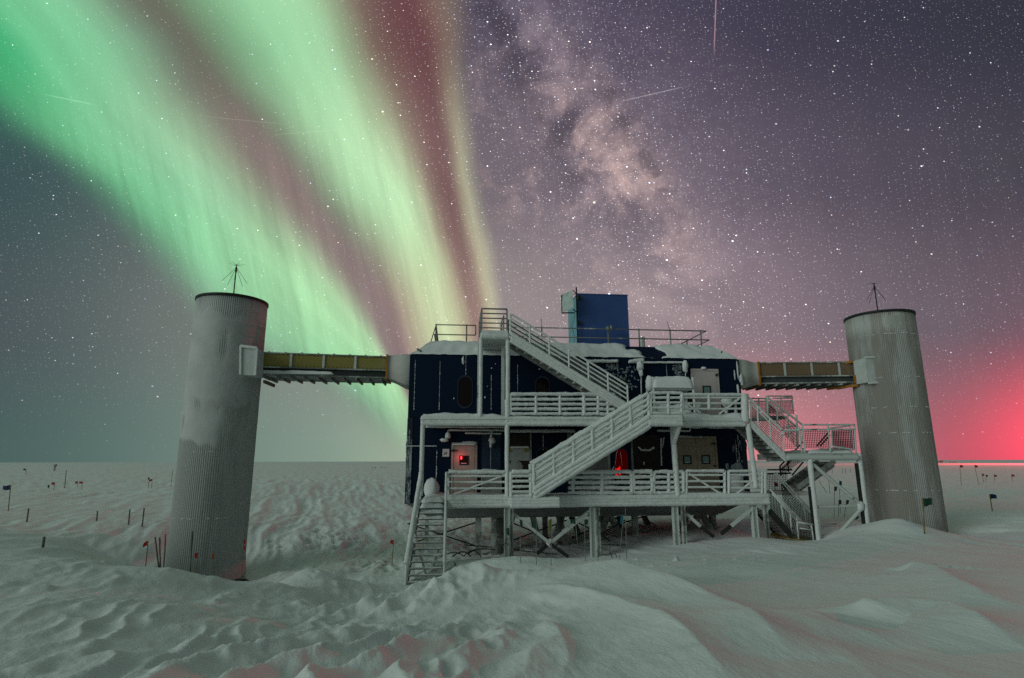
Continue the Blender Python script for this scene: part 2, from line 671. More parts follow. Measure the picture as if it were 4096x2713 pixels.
# ------------------------------------------------------------------ materials
def material(name, color, rough=.7, metal=0.0, bump=0.0, bscale=20.0, var=0.0, vscale=3.0, spec=.3):
    m = bpy.data.materials.new(name)
    m.use_nodes = True
    nt = m.node_tree
    b = nt.nodes['Principled BSDF']
    b.inputs['Base Color'].default_value = (*color, 1)
    b.inputs['Roughness'].default_value = rough
    b.inputs['Metallic'].default_value = metal
    b.inputs['Specular IOR Level'].default_value = spec
    tc = nt.nodes.new('ShaderNodeTexCoord')
    if var > 0:
        nz = noise_tex(nt, tc.outputs['Object'], vscale, 5, .6)
        f = nz.ss(.3, .7)
        nt.links.new(mixc(nt, f, tuple(c * (1 - var) for c in color) + (1,), tuple(min(1, c * (1 + var)) for c in color) + (1,)), b.inputs['Base Color'])
    if bump > 0:
        nz = noise_tex(nt, tc.outputs['Object'], bscale, 4, .65)
        bp = nt.nodes.new('ShaderNodeBump')
        bp.inputs['Strength'].default_value = bump
        bp.inputs['Distance'].default_value = .03
        nt.links.new(nz.s, bp.inputs['Height'])
        nt.links.new(bp.outputs[0], b.inputs['Normal'])
    return m


def frosted(name, color, rough=.5, metal=0.0, amount=.5, fscale=2.0, stretch=(1, 1, 1), frost=(.42, .44, .43), bump=.2, hard=.05, spec=.35):
    """a painted or metal surface with crusts of rime where the noise is high"""
    m = bpy.data.materials.new(name)
    m.use_nodes = True
    nt = m.node_tree
    b = nt.nodes['Principled BSDF']
    b.inputs['Specular IOR Level'].default_value = spec
    b.inputs['Metallic'].default_value = metal
    tc = nt.nodes.new('ShaderNodeTexCoord')
    mp = nt.nodes.new('ShaderNodeMapping')
    mp.inputs['Scale'].default_value = stretch
    nt.links.new(tc.outputs['Object'], mp.inputs[0])
    big = noise_tex(nt, mp.outputs[0], fscale * .35, 2, .5)
    fine = noise_tex(nt, mp.outputs[0], fscale * 2.2, 8, .72)
    s = big * .55 + fine * .45
    th = 1.0 - amount
    th = .32 + th * .40
    f = s.ss(th - hard, th + hard)
    grain = noise_tex(nt, tc.outputs['Object'], 30, 3, .6)
    dark = mixc(nt, grain, tuple(c * .8 for c in color) + (1,), tuple(c * 1.2 for c in color) + (1,))
    nt.links.new(mixc(nt, f, dark, (*frost, 1)), b.inputs['Base Color'])
    nt.links.new(f.ss(0, 1, rough, .9, 'LINEAR').s, b.inputs['Roughness'])
    if metal > 0:
        nt.links.new(f.ss(0, 1, metal, 0.0, 'LINEAR').s, b.inputs['Metallic'])
    bp = nt.nodes.new('ShaderNodeBump')
    bp.inputs['Strength'].default_value = bump
    bp.inputs['Distance'].default_value = .02
    nt.links.new((f * .7 + grain * .3).s, bp.inputs['Height'])
    nt.links.new(bp.outputs[0], b.inputs['Normal'])
    return m


def emitter(name, color, strength):
    m = bpy.data.materials.new(name)
    m.use_nodes = True
    nt = m.node_tree
    nt.nodes.clear()
    o = nt.nodes.new('ShaderNodeOutputMaterial')
    e = nt.nodes.new('ShaderNodeEmission')
    e.inputs[0].default_value = (*color, 1)
    e.inputs[1].default_value = strength
    nt.links.new(e.outputs[0], o.inputs[0])
    return m


def snow_material(name, color, fine=1.0):
    m = bpy.data.materials.new(name)
    m.use_nodes = True
    nt = m.node_tree
    b = nt.nodes['Principled BSDF']
    b.inputs['Roughness'].default_value = .85
    b.inputs['Specular IOR Level'].default_value = .15
    tc = nt.nodes.new('ShaderNodeTexCoord')
    a = noise_tex(nt, tc.outputs['Object'], .9, 5, .6)
    nt.links.new(mixc(nt, a.ss(.3, .7), tuple(c * .93 for c in color) + (1,), (*color, 1)), b.inputs['Base Color'])
    m0 = nt.nodes.new('ShaderNodeMapping')
    m0.inputs['Rotation'].default_value = (0, 0, math.radians(-103))
    nt.links.new(tc.outputs['Object'], m0.inputs[0])
    mp = nt.nodes.new('ShaderNodeMapping')
    mp.inputs['Scale'].default_value = (.35, 1.7, 1)
    nt.links.new(m0.outputs[0], mp.inputs[0])
    h1 = noise_tex(nt, mp.outputs[0], 3.2, 5, .6)
    h2 = noise_tex(nt, tc.outputs['Object'], 26, 3, .6)
    bp = nt.nodes.new('ShaderNodeBump')
    bp.inputs['Strength'].default_value = .42 * fine
    bp.inputs['Distance'].default_value = .09
    nt.links.new((h1 * .55 + h2 * .22).s, bp.inputs['Height'])
    nt.links.new(bp.outputs[0], b.inputs['Normal'])
    return m


M_SNOW = snow_material('snow', (.74, .76, .76))
M_RIME = material('rime_frost', (.66, .675, .665), .9, bump=.7, bscale=28, var=.08, vscale=6, spec=.1)
M_SNOWCAP = material('snow_cap', (.68, .69, .69), .9, bump=.5, bscale=14, var=.05, vscale=2, spec=.1)
M_NAVY = frosted('navy_panel_paint', (.0016, .0085, .026), .55, amount=.08, fscale=1.6, stretch=(1, 1, .45), frost=(.22, .25, .27), spec=.12)
M_NAVYF = frosted('navy_paint_heavily_rimed', (.004, .011, .030), .55, amount=.42, fscale=3.0, stretch=(1, 1, .5), frost=(.30, .34, .34))
M_BLUE = material('bright_blue_panel', (.036, .078, .235), .5, var=.08, vscale=1.5, spec=.3)
M_BLUELIT = material('aurora_lit_blue_panel', (.15, .33, .42), .55, var=.1, vscale=2)  # hut side, aurora light painted into a paler blue
M_BELLY = frosted('grey_belly_panel', (.17, .185, .18), .7, amount=.35, fscale=1.2, frost=(.30, .32, .31), hard=.15)
M_STEELF = frosted('frosted_steel', (.10, .105, .10), .6, amount=.80, fscale=3.0, frost=(.52, .55, .53))
M_STEELL = frosted('lightly_frosted_steel', (.16, .17, .16), .6, amount=.45, fscale=3.5, frost=(.42, .45, .43))
M_DARK = material('dark_bare_steel', (.02, .022, .02), .6, var=.2, vscale=8)
M_BLACK = material('black_gap', (.006, .007, .008), .7)
M_RAIL = frosted('rail_galvanised', (.17, .175, .17), .5, metal=.2, amount=.35, fscale=6, frost=(.45, .47, .45))
M_DOOR = material('beige_door_paint', (.36, .30, .26), .55, bump=.1, bscale=6, var=.12, vscale=2)
M_DOORPINK = material('pale_door_paint', (.46, .40, .39), .6, bump=.05, bscale=6, var=.06, vscale=1.5)
M_TAN = material('tan_door_paint', (.30, .24, .175), .55, bump=.1, bscale=6, var=.15, vscale=2)
M_BROWN = material('brown_black_shutter', (.018, .012, .010), .6, var=.3, vscale=3)
M_GREYPANEL = frosted('grey_rimed_panel', (.10, .10, .095), .7, amount=.6, fscale=1.5, frost=(.30, .31, .30), hard=.12)
M_GLASS = material('dark_window_glass', (.008, .004, .004), .08, spec=.25)
M_GLASSG = material('pale_window_glass', (.16, .25, .24), .12, spec=.5)
M_SIGN = material('white_sign', (.55, .57, .56), .6)
M_INK = material('black_lettering', (.01, .01, .01), .7)
M_PLY = frosted('olive_plywood', (.26, .215, .058), .75, amount=.12, fscale=2.0, frost=(.30, .30, .16), hard=.2, bump=.05)
M_PLYB = frosted('brown_plywood', (.15, .098, .058), .75, amount=.12, fscale=2.0, frost=(.26, .19, .13), hard=.2, bump=.05)
M_OCHRE = material('ochre_trim', (.34, .14, .012), .7, var=.2, vscale=5)
M_CANVAS = material('grey_canvas', (.46, .45, .42), .9, bump=.5, bscale=3, var=.06, vscale=1.5)
M_BOX = material('rimed_collar', (.50, .52, .51), .85, bump=.4, bscale=6, var=.1, vscale=2)
M_BAMBOO = material('bamboo', (.20, .15, .05), .7, var=.3, vscale=12)
M_POLE = material('grey_pole', (.11, .12, .11), .7, var=.3, vscale=9)
M_FRED = material('red_cloth', (.30, .012, .012), .8, var=.15, vscale=9)
M_FBLUE = material('navy_cloth', (.012, .016, .07), .8, var=.15, vscale=9)
M_FGREEN = material('dark_green_cloth', (.012, .045, .032), .8, var=.15, vscale=9)
M_FTEAL = material('teal_cloth', (.01, .10, .14), .8, var=.15, vscale=9)
M_FDARK = material('black_cloth', (.02, .02, .022), .8, var=.15, vscale=9)
M_CABLE = material('black_cable', (.012, .018, .015), .7)
M_PALE = material('pale_tarp', (.42, .50, .46), .8, bump=.3, bscale=2.5, var=.08)
M_REDLAMP = emitter('red_lamp_glow', (1.0, .02, .035), 9.0)
M_REDWIN = emitter('red_lit_interior', (1.0, .012, .012), .75)
M_REDDIM = emitter('dim_red_interior', (1.0, .01, .01), .03)
M_LEDGE = material('yellow_insulation', (.22, .20, .04), .8)


def tower_material(name, amount, seed):
    m = bpy.data.materials.new(name)
    m.use_nodes = True
    nt = m.node_tree
    b = nt.nodes['Principled BSDF']
    tc = nt.nodes.new('ShaderNodeTexCoord')
    mp = nt.nodes.new('ShaderNodeMapping')
    mp.inputs['Location'].default_value = (seed, seed * 2, 0)
    mp.inputs['Scale'].default_value = (1, 1, .28)
    nt.links.new(tc.outputs['Object'], mp.inputs[0])
    n_big = noise_tex(nt, mp.outputs[0], .8, 4, .6)
    mp2 = nt.nodes.new('ShaderNodeMapping')
    mp2.inputs['Location'].default_value = (seed * 3, seed, 2)
    mp2.inputs['Scale'].default_value = (1.2, 1.2, .10)
    nt.links.new(tc.outputs['Object'], mp2.inputs[0])
    n_fine = noise_tex(nt, mp2.outputs[0], 5.0, 6, .7)
    f = (n_big * .65 + n_fine * .35).ss(.62 - amount * .3, .72 - amount * .3)
    metal = mixc(nt, n_fine, (.28, .26, .235, 1) if amount < .5 else (.34, .35, .345, 1), (.38, .36, .325, 1) if amount < .5 else (.42, .43, .42, 1))
    nt.links.new(mixc(nt, f * .75, metal, (.46, .465, .46, 1)), b.inputs['Base Color'])
    b.inputs['Roughness'].default_value = .65
    nt.links.new(f.ss(0, 1, .12, 0.0).s, b.inputs['Metallic'])
    bp = nt.nodes.new('ShaderNodeBump')
    bp.inputs['Strength'].default_value = .25
    bp.inputs['Distance'].default_value = .02
    nt.links.new((f * .5 + n_fine).s, bp.inputs['Height'])
    nt.links.new(bp.outputs[0], b.inputs['Normal'])
    return m


M_TOWER1 = tower_material('corrugated_metal_rimed', .75, 1.3)
M_TOWER2 = tower_material('corrugated_metal_bare', .45, 8.1)

# ------------------------------------------------------------------ snow surface
RNG = np.random.RandomState(3)
PERM = RNG.permutation(512)
GRAD = RNG.uniform(0, 2 * PI, 512)
GX, GY = np.cos(GRAD), np.sin(GRAD)


def perlin(x, y):
    xi, yi = np.floor(x).astype(int), np.floor(y).astype(int)
    xf, yf = x - xi, y - yi
    u, v = xf * xf * xf * (xf * (xf * 6 - 15) + 10), yf * yf * yf * (yf * (yf * 6 - 15) + 10)

    def g(ix, iy, dx, dy):
        h = PERM[(PERM[ix & 511] + iy) & 511]
        return GX[h] * dx + GY[h] * dy
    a = g(xi, yi, xf, yf)
    b = g(xi + 1, yi, xf - 1, yf)
    c = g(xi, yi + 1, xf, yf - 1)
    d = g(xi + 1, yi + 1, xf - 1, yf - 1)
    return (a + (b - a) * u) + ((c + (d - c) * u) - (a + (b - a) * u)) * v


def fbm(x, y, o=4, gain=.5):
    s, a = 0, 1
    for i in range(o):
        s = s + a * perlin(x * 2 ** i + 17 * i, y * 2 ** i + 31 * i)
        a *= gain
    return s


CT = [  # photo point (2367-wide) and its distance
    (200, 1568, 5.2), (600, 1568, 5.2), (1000, 1568, 5.2), (1400, 1568, 5.2), (1700, 1568, 5.1), (1920, 1568, 5.05), (2100, 1568, 5.2), (2340, 1568, 5.2),
    (60, 1440, 7.2), (200, 1440, 7.3), (400, 1400, 8.6), (200, 1360, 10.3), (380, 1318, 12.5), (300, 1312, 13.0), (200, 1298, 14.0), (60, 1285, 14.5),
    (470, 1350, 12.5), (550, 1364, 13.0), (640, 1345, 14.5), (700, 1318, 17.5), (600, 1450, 8.2), (450, 1480, 7.0),
    (380, 1226, 26), (290, 1238, 24.5), (195, 1258, 19.5), (130, 1272, 17), (235, 1290, 19.4), (310, 1308, 20.2), (300, 1270, 23.3), (240, 1302, 17.2), (380, 1328, 15.5), (380, 1338, 17.5), (300, 1318, 15.5), (470, 1360, 15), (470, 1366, 17.2), (550, 1372, 15.2), (550, 1376, 17.8), (640, 1354, 17), (640, 1358, 19.2), (700, 1336, 20),
    (100, 1150, 38), (300, 1150, 38), (100, 1220, 24), (250, 1200, 27), (350, 1190, 30),
    (750, 1450, 10), (750, 1400, 14.5), (750, 1360, 19.5), (750, 1250, 28), (750, 1180, 36), (750, 1130, 46), (850, 1450, 9.5), (900, 1390, 14),
    (900, 1352, 19.6), (980, 1352, 19.6), (900, 1250, 29), (900, 1180, 37), (620, 1200, 32), (620, 1290, 25.5), (600, 1342, 22.2), (680, 1120, 46), (860, 1125, 48),
    (1100, 1290, 24), (1172, 1294, 22), (1378, 1290, 22.2), (1575, 1262, 22.5), (1760, 1243, 22.9), (1890, 1252, 22.9), (1300, 1240, 30), (1300, 1203, 38),
    (1500, 1198, 36), (1930, 1150, 45), (1930, 1202, 28), (1650, 1200, 36),
    (1040, 1347, 13.5), (1100, 1312, 13.0), (1135, 1326, 13.4), (1180, 1328, 13), (1260, 1326, 12.5), (1340, 1316, 12), (1450, 1331, 11), (1600, 1371, 9.3), (1800, 1480, 6.6),
    (1100, 1400, 10), (1300, 1400, 9.4), (1200, 1480, 7), (1450, 1450, 7.6), (1600, 1480, 6.7), (1050, 1450, 8.5),
    (1300, 1298, 18.5), (1100, 1303, 19), (1030, 1308, 21), (1200, 1310, 17.5), (1450, 1305, 17), (1500, 1320, 15), (1600, 1335, 13), (1700, 1332, 13.5), (1800, 1318, 13.5), (1700, 1400, 9.5), (1800, 1440, 8),
    (1900, 1500, 6.6), (1600, 1290, 18), (1800, 1280, 18.5), (1500, 1285, 19.5),
    (1900, 1428, 8.1), (2050, 1418, 8.2), (2200, 1440, 7.6), (1960, 1480, 6.9), (2150, 1500, 6.4), (2050, 1370, 10.3),
    (2300, 1330, 11.5), (2330, 1450, 7.2), (2200, 1250, 20), (2310, 1225, 24), (2189, 1245, 24.4),
    (2080, 1198, 22), (2030, 1208, 22.2), (2130, 1216, 21.8), (2050, 1255, 19.5), (1960, 1248, 21), (2300, 1150, 42), (2100, 1310, 13.5), (1950, 1310, 14)]
CW = [(0, -5, -1.7), (10, 0, -1.75), (-10, 0, -1.75), (0, 1, -1.66), (0, -15, -1.7), (-4, 2.5, -1.7), (4, 2.5, -1.7), (-18, 8, -1.9), (18, 8, -1.95), (-20, -10, -1.8), (20, -10, -1.8),
      (-11.6, 20.6, -4.35), (-9.6, 21.5, -4.4), (-14, 21.2, -3.9), (-11.9, 25.5, -4.1), (-9.3, 24, -4.4), (-1.2, 16.2, -3.35), (.8, 15.6, -3.1), (2.3, 14.4, -2.8), (-2.5, 16.8, -3.7),
      (5, 27, -3.2), (0, 28, -3.8), (11, 27, -2.9), (-4, 26, -4.1), (17, 25, -2.9), (20, 22, -2.6), (26, 16, -2.3), (-24, 22, -2.3), (-28, 40, -2.3)]
for k in range(20):
    a = 2 * PI * k / 20
    CW.append((70 * math.cos(a), 70 * math.sin(a), -2.35))
CP = np.array([tuple(tY(*c)) for c in CT] + CW)
KX, KY, KZ = CP[:, 0], CP[:, 1], CP[:, 2]


def tps_k(r2):
    return np.where(r2 > 1e-9, .5 * r2 * np.log(np.maximum(r2, 1e-9)), 0)


nC = len(CP)
A_ = np.zeros((nC + 3, nC + 3))
A_[:nC, :nC] = tps_k((KX[:, None] - KX[None]) ** 2 + (KY[:, None] - KY[None]) ** 2) + np.eye(nC) * .04
A_[:nC, nC:] = np.stack([np.ones(nC), KX, KY], 1)
A_[nC:, :nC] = A_[:nC, nC:].T
SOL = np.linalg.solve(A_, np.concatenate([KZ, np.zeros(3)]))


WIND = math.radians(103)


def ridge(X, Y, pts, amp, wl, wr):
    """a drift crest along a line of world points: gentle on its left side, steeper on its right"""
    best = np.full(X.shape, 1e9)
    sgn = np.ones(X.shape)
    tt = np.zeros(X.shape)
    n = len(pts) - 1
    for k, (a, b) in enumerate(zip(pts, pts[1:])):
        dx, dy = b[0] - a[0], b[1] - a[1]
        L2 = dx * dx + dy * dy
        t = np.clip(((X - a[0]) * dx + (Y - a[1]) * dy) / L2, 0, 1)
        ex, ey = X - a[0] - t * dx, Y - a[1] - t * dy
        d = np.hypot(ex, ey)
        m = d < best
        best = np.where(m, d, best)
        sgn = np.where(m, np.sign(dx * ey - dy * ex), sgn)
        tt = np.where(m, (k + t) / n, tt)
    w = np.where(sgn < 0, wl, wr)
    prof = np.exp(-np.abs(best / w) ** 1.12)
    fade = np.clip(tt / .15, 0, 1) * np.clip((1 - tt) / .25, 0, 1)
    fade = np.where((tt <= 0) | (tt >= 1), 0, fade)
    return amp * prof * fade


def w_n(a, b):
    return .5 * perlin(a * .7 + 2, b * .7 + 5)


def bump_at(X, Y, cx, cy, rx, ry, ang=0.0):
    c, s = math.cos(ang), math.sin(ang)
    u, v = (X - cx) * c + (Y - cy) * s, -(X - cx) * s + (Y - cy) * c
    return np.exp(-(u / rx) ** 2 - (v / ry) ** 2)


def height(X, Y, detail=True):
    X, Y = np.asarray(X, float), np.asarray(Y, float)
    sh = X.shape
    X, Y = X.ravel(), Y.ravel()
    R = np.hypot(X, Y)
    Xc, Yc = np.where(R > 75, X * 75 / np.maximum(R, 1), X), np.where(R > 75, Y * 75 / np.maximum(R, 1), Y)
    Z = SOL[nC] + SOL[nC + 1] * Xc + SOL[nC + 2] * Yc
    for i in range(nC):
        Z = Z + SOL[i] * tps_k((Xc - KX[i]) ** 2 + (Yc - KY[i]) ** 2)
    far = np.clip((R - 50) / 25, 0, 1)
    Z = Z * (1 - far) - 2.35 * far
    if detail:
        # sastrugi run with the wind, away from the viewer and a little to the left
        c, s = math.cos(WIND), math.sin(WIND)
        U, V = X * c + Y * s, -X * s + Y * c
        wx = fbm(X * .22, Y * .22, 2) * .9
        left = 1 / (1 + np.exp((X - .3) / 1.0))         # rough on the left, smooth drifts on the right
        farr = np.clip((R - 17) / 12, 0, 1)
        rough = np.maximum(.22 + .78 * left, farr * .85)
        sas = fbm(U * .16 + wx, V * .85 + wx, 5, .58)
        rf = 1 - np.abs(perlin(U * .22 + 71 + wx, V * 1.25 + 5 + wx)) * 2.0
        rf = np.clip(rf, 0, 1) ** 2 + .5 * np.clip(1 - np.abs(perlin(U * .5 + 7, V * 2.6 + 3)) * 2.2, 0, 1) ** 2
        rid = 1 - np.abs(perlin(U * .13 + 3 + wx * .5, V * .62 + 9 + wx * .4)) * 1.6
        rid = np.clip(rid - .35, 0, 1) ** 1.6
        amp = .05 + .012 * np.clip((R - 8) / 30, 0, 2.6)
        Z = Z + rough * (amp * sas + .11 * (rid - .2) * np.clip(R / 14, .4, 1.2))
        Z = Z + rough * .085 * np.clip(.5 + 1.7 * perlin(X * .06 + 4, Y * .05), .08, 1.3) * (rf - .35) * np.clip((R - 12) / 12, 0, 1.3)
        Z = Z + .010 * fbm(X * 5.2, Y * 5.2, 3, .6) * rough * np.clip((26 - R) / 12, 0, 1)
        Z = Z + .018 * fbm(X * 1.9, Y * 1.9, 4, .6) * rough
        nr = np.clip(1 - np.abs(perlin(U * .6 + 5 + w_n(X, Y), V * 2.5 + 2.0 * w_n(Y, X))) * 2.3, 0, 1) ** 2
        Z = Z + .055 * left * np.clip(.5 + 1.6 * perlin(X * .4 + 8, Y * .35), 0, 1.2) * nr * np.clip((18 - R) / 6, 0, 1)
        # separate hard lumps standing out of the crust
        lump = np.clip(perlin(U * .75 + 60, V * 1.7 + 13) + .35 * perlin(U * 2.1, V * 3.3) - .30, 0, 1)
        Z = Z + (.36 - .29 * np.clip((R - 12) / 9, 0, 1)) * lump ** 1.1 * np.clip(left * 1.1, 0, 1) * np.clip((R - 5) / 4, 0, 1)
        # scalloped chunks left of centre in front
        mk = np.clip(1.9 * np.maximum(bump_at(X, Y, -1.7, 6.5, 1.5, 2.1, -.12), 1.0 * bump_at(X, Y, -2.1, 11.6, 1.3, 1.2)), 0, 1)
        c2, s2 = math.cos(math.radians(76)), math.sin(math.radians(76))
        U2, V2 = X * c2 + Y * s2, -X * s2 + Y * c2
        w2 = fbm(X * .8, Y * .8, 2) * .5
        q = V2 * 1.35 + w2 + .35 * perlin(U2 * .9, V2 * .4 + 8)
        saw = q - np.floor(q)
        saw = np.where(saw < .66, saw / .66, (1 - saw) / .34)
        saw = saw ** 1.3
        q2 = U2 * .62 + w2 * 1.2 + 3
        brk = q2 - np.floor(q2)
        brk = np.where(brk < .7, brk / .7, (1 - brk) / .3)
        Z = Z + mk * (.20 * saw * (.62 + .38 * brk) + .05 * fbm(U2 * 1.6, V2 * 2.6, 3, .6) - .08)
        # crumbled slope in the trench: slanting chips of wind-broken crust
        tr = np.clip(1.5 * bump_at(X, Y, -6.0, 28, 4.8, 8.8), 0, 1)
        a1, b1 = X * .80 - Y * .60, X * .60 + Y * .80
        w3, w4 = fbm(X * .5 + 3, Y * .5, 3), fbm(X * .5 + 40, Y * .5 + 9, 3)
        vary = np.clip(.55 + 1.5 * perlin(X * .23 + 9, Y * .27), .1, 1.3)
        chip = np.abs(fbm(a1 * 1.5 + 1.2 * w3, b1 * .42 + 1.2 * w4, 5, .62))
        chip2 = np.abs(fbm(a1 * 3.3 + w4, b1 * 1.1 + 7 + w3, 3, .6))
        Z = Z + tr * (.10 - .26 * np.clip(chip, 0, .6) * vary - .07 * chip2 + .09 * fbm(X * .55, Y * .5 + 5, 3))
        # crumbs of snow in front of the deck
        cr = bump_at(X, Y, 4.2, 17.2, 3.2, 2.0)
        Z = Z + cr * .42 * np.clip(perlin(X * 2.3, Y * 2.6) + .4 * perlin(X * 6, Y * 6) - .42, 0, 1)
        cr = bump_at(X, Y, 8.4, 19.2, 1.6, 1.3)
        Z = Z + cr * .10 * np.clip(1 - np.abs(perlin(U * .5, V * 2.2)) * 2, 0, 1)
        for pts, a0, wl, wr in RIDGES:
            Z = Z + ridge(X, Y, pts, a0, wl, wr)
        for fx, fy in PRINTS:
            rr = np.hypot(X - fx, (Y - fy) * .6)
            Z = Z + np.where(rr < .3, -.05 * np.exp(-(rr / .075) ** 2) + .02 * np.exp(-((rr - .13) / .04) ** 2), 0)
    return Z.reshape(sh)


RIDGES, PRINTS = [], []


def on_snow(px, py):
    d = ray(px, py)
    d = d / d.y
    ys = np.exp(np.linspace(math.log(3.5), math.log(40), 500))
    b = np.nonzero(d.z * ys < height(d.x * ys, ys, False))[0]
    Yh = ys[b[0]] if len(b) else 40
    return (d.x * Yh, Yh)


def drift(pts, amp, wl, wr):
    """crest given by photo points of the lower right quarter"""
    RIDGES.append(([on_snow(2048 + x * .8649, 1800 + y * .8649) for x, y in pts], amp, wl, wr))


drift([(330, 556), (520, 588), (700, 655), (880, 735), (1050, 825), (1200, 915), (1330, 990)], .27, 1.2, .50)
drift([(60, 640), (250, 705), (480, 775), (680, 865), (830, 955), (960, 1060), (1050, 1150)], .17, .6, .35)
drift([(1760, 560), (1880, 556), (1960, 575), (2060, 640), (2180, 700), (2400, 750)], .17, .7, .35)
drift([(1560, 775), (1660, 756), (1850, 752), (2040, 775), (2200, 850), (2400, 935)], .20, .8, .32)
drift([(1340, 770), (1400, 795), (1490, 850), (1640, 885), (1800, 930)], .09, .5, .28)
drift([(100, 850), (190, 860), (240, 930), (265, 1000), (200, 1080)], .07, .4, .12)
drift([(1000, 700), (1200, 760), (1400, 850), (1600, 1000), (1700, 1080)], .05, .5, .4)
for x_, y_, d_, a_, w_ in ((1098, 1316, 13.2, .10, .50), (1340, 1320, 12.2, .07, .75)):
    p_ = tY(x_, y_, d_)
    RIDGES.append(([(p_.x - .25, p_.y + 1.1), (p_.x - .05, p_.y + .3), (p_.x + .05, p_.y - .4), (p_.x + .45, p_.y - 1.7)], a_, w_, w_ * .55))
PRINTS += [on_snow(x * .8649, 1800 + y * .8649) for x, y in ((2250, 905), (2215, 868), (2170, 852), (2095, 1025), (2065, 1045), (2270, 930))]


def gz(x, y):
    return float(height(np.array([x]), np.array([y]))[0])


def build_ground():
    az = np.concatenate([np.radians(np.arange(-62, 62.001, .16)), np.radians(np.arange(64, 298, 2.0))])
    rs = [0.0]
    r = .9
    while r < 62:
        rs.append(r)
        r *= 1.0105 if r < 15 or r > 40 else 1.0062
    while r < 9000:
        rs.append(r)
        r *= 1.035
    rs = np.array(rs[1:])
    A, R = np.meshgrid(az, rs)
    X, Y = R * np.sin(A), R * np.cos(A)
    Z = height(X, Y)
    nr, na = X.shape
    co = np.stack([X, Y, Z], -1).reshape(-1, 3)
    co = np.vstack([co, [[0, 0, float(np.mean(Z[0]))]]])
    i = np.arange(nr - 1)[:, None] * na
    j = np.arange(na)[None]
    j2 = (np.arange(na) + 1)[None] % na
    q = np.stack([i + j, i + j2, i + na + j2, i + na + j], -1).reshape(-1, 4)[:, ::-1]
    tri = np.stack([np.full(na, len(co) - 1), np.arange(na), (np.arange(na) + 1) % na], -1)[:, ::-1]
    me = bpy.data.meshes.new('snow_ground')
    nv, nq, nt_ = len(co), len(q), len(tri)
    me.vertices.add(nv)
    me.vertices.foreach_set('co', co.ravel())
    me.loops.add(nq * 4 + nt_ * 3)
    me.loops.foreach_set('vertex_index', np.concatenate([q.ravel(), tri.ravel()]).astype(np.int32))
    me.polygons.add(nq + nt_)
    me.polygons.foreach_set('loop_start', np.concatenate([np.arange(nq) * 4, nq * 4 + np.arange(nt_) * 3]).astype(np.int32))
    me.polygons.foreach_set('use_smooth', np.ones(nq + nt_, bool))
    me.update(calc_edges=True)
    me.validate()
    me.materials.append(M_SNOW)
    o = bpy.data.objects.new('snow_ground', me)
    COL.objects.link(o)
    o['kind'] = 'structure'
    return o


build_ground()


def ground_hit(px, py, lo=4.0, hi=400.0):
    """where the ray of a photo pixel meets the snow"""
    d = ray(px, py)
    d = d / d.y
    ys = np.exp(np.linspace(math.log(lo), math.log(hi), 900))
    h = height(d.x * ys, ys)
    below = np.nonzero(d.z * ys < h)[0]
    Y = ys[below[0]] if len(below) else hi
    return Vector((d.x * Y, Y, gz(d.x * Y, Y)))


def fg(x, y):
    """ground height at a building-frame point"""
    w = f2w((x, y, 0))
    return gz(w.x, w.y)

# ------------------------------------------------------------------ the laboratory building
YB = 9.5                                   # depth of the building
c_tl, c_tr = F(1640, 1419), F(2954, 1441)  # eave corners on the facade
XL, XR = c_tl.x, c_tr.x
ZE = (c_tl.z + c_tr.z) / 2                 # eave
ZW = F(1625, 2014).z                       # bottom of the front wall
ZMID = F(1640, 1672).z
ZR = F(2200, 1381, .85).z                  # roof edge behind the chamfer
ZU = ZW - .62                              # belly
lab = thing('laboratory_building', (XL + (XR - XL) / 2, 0, ZU), 'two storey navy blue laboratory building raised on steel legs with rimed decks on its front', 'building')


SPLIT = {'conduit': .03, 'corner_trim': .02, 'thin_frost': .6, 'frosted_seam': .5, 'rime_crust': .05, 'cross_rod': .01, 'roof_hook': .02, 'bare_patch': .05,
         'door_hardware': .05, 'door_rib': .02, 'insulation_foam': .02, 'hanging_wire': .02, 'lower_handrail': .02, 'front_handrail': .02, 'back_handrail': .02, 'middle_handrail': .02, 'landing_railing': .02, 'landing_guard': .02,
         'wire_mesh': .005, 'ochre_frame': .02, 'collar_rim': .02, 'hinge': .02, 'bracket': .05, 'flange': .02, 'seam_frost': .35, 'lintel_snow': .02, 'pane_snow': .02, 'support': .03, 'bolt_row': .25, 'tread_snow': .3, 'treads': .35, 'rail': .02, 'guard_cage': .05}


def part(mb, name, mat, parent=lab, label=None):
    if name in SPLIT:
        ms = islands(mb, SPLIT[name])
        if len(ms) > 1:
            for m_ in ms:
                o = m_.obj(name, mat, parent)
            return o
    o = mb.obj(name, mat, parent)
    if label: o['label'] = label
    return o


# upper and lower storey (the seam shows as a ledge)
part(MB().box(XL, XR, 0, YB, ZMID + .02, ZE), 'upper_wall', M_NAVY)
part(MB().box(XL + .02, XR - .02, .015, YB - .015, ZW, ZMID + .01), 'lower_wall', M_NAVY)
m = MB()
for x in (XL + .10, XR - .10):
    m.box(x - .11, x + .11, -.012, .05, ZW + .0, ZMID)
m.box(XL - .004, XL + .10, -.018, .03, ZW - .02, ZW + .35)
part(m, 'corner_trim', M_NAVYF)
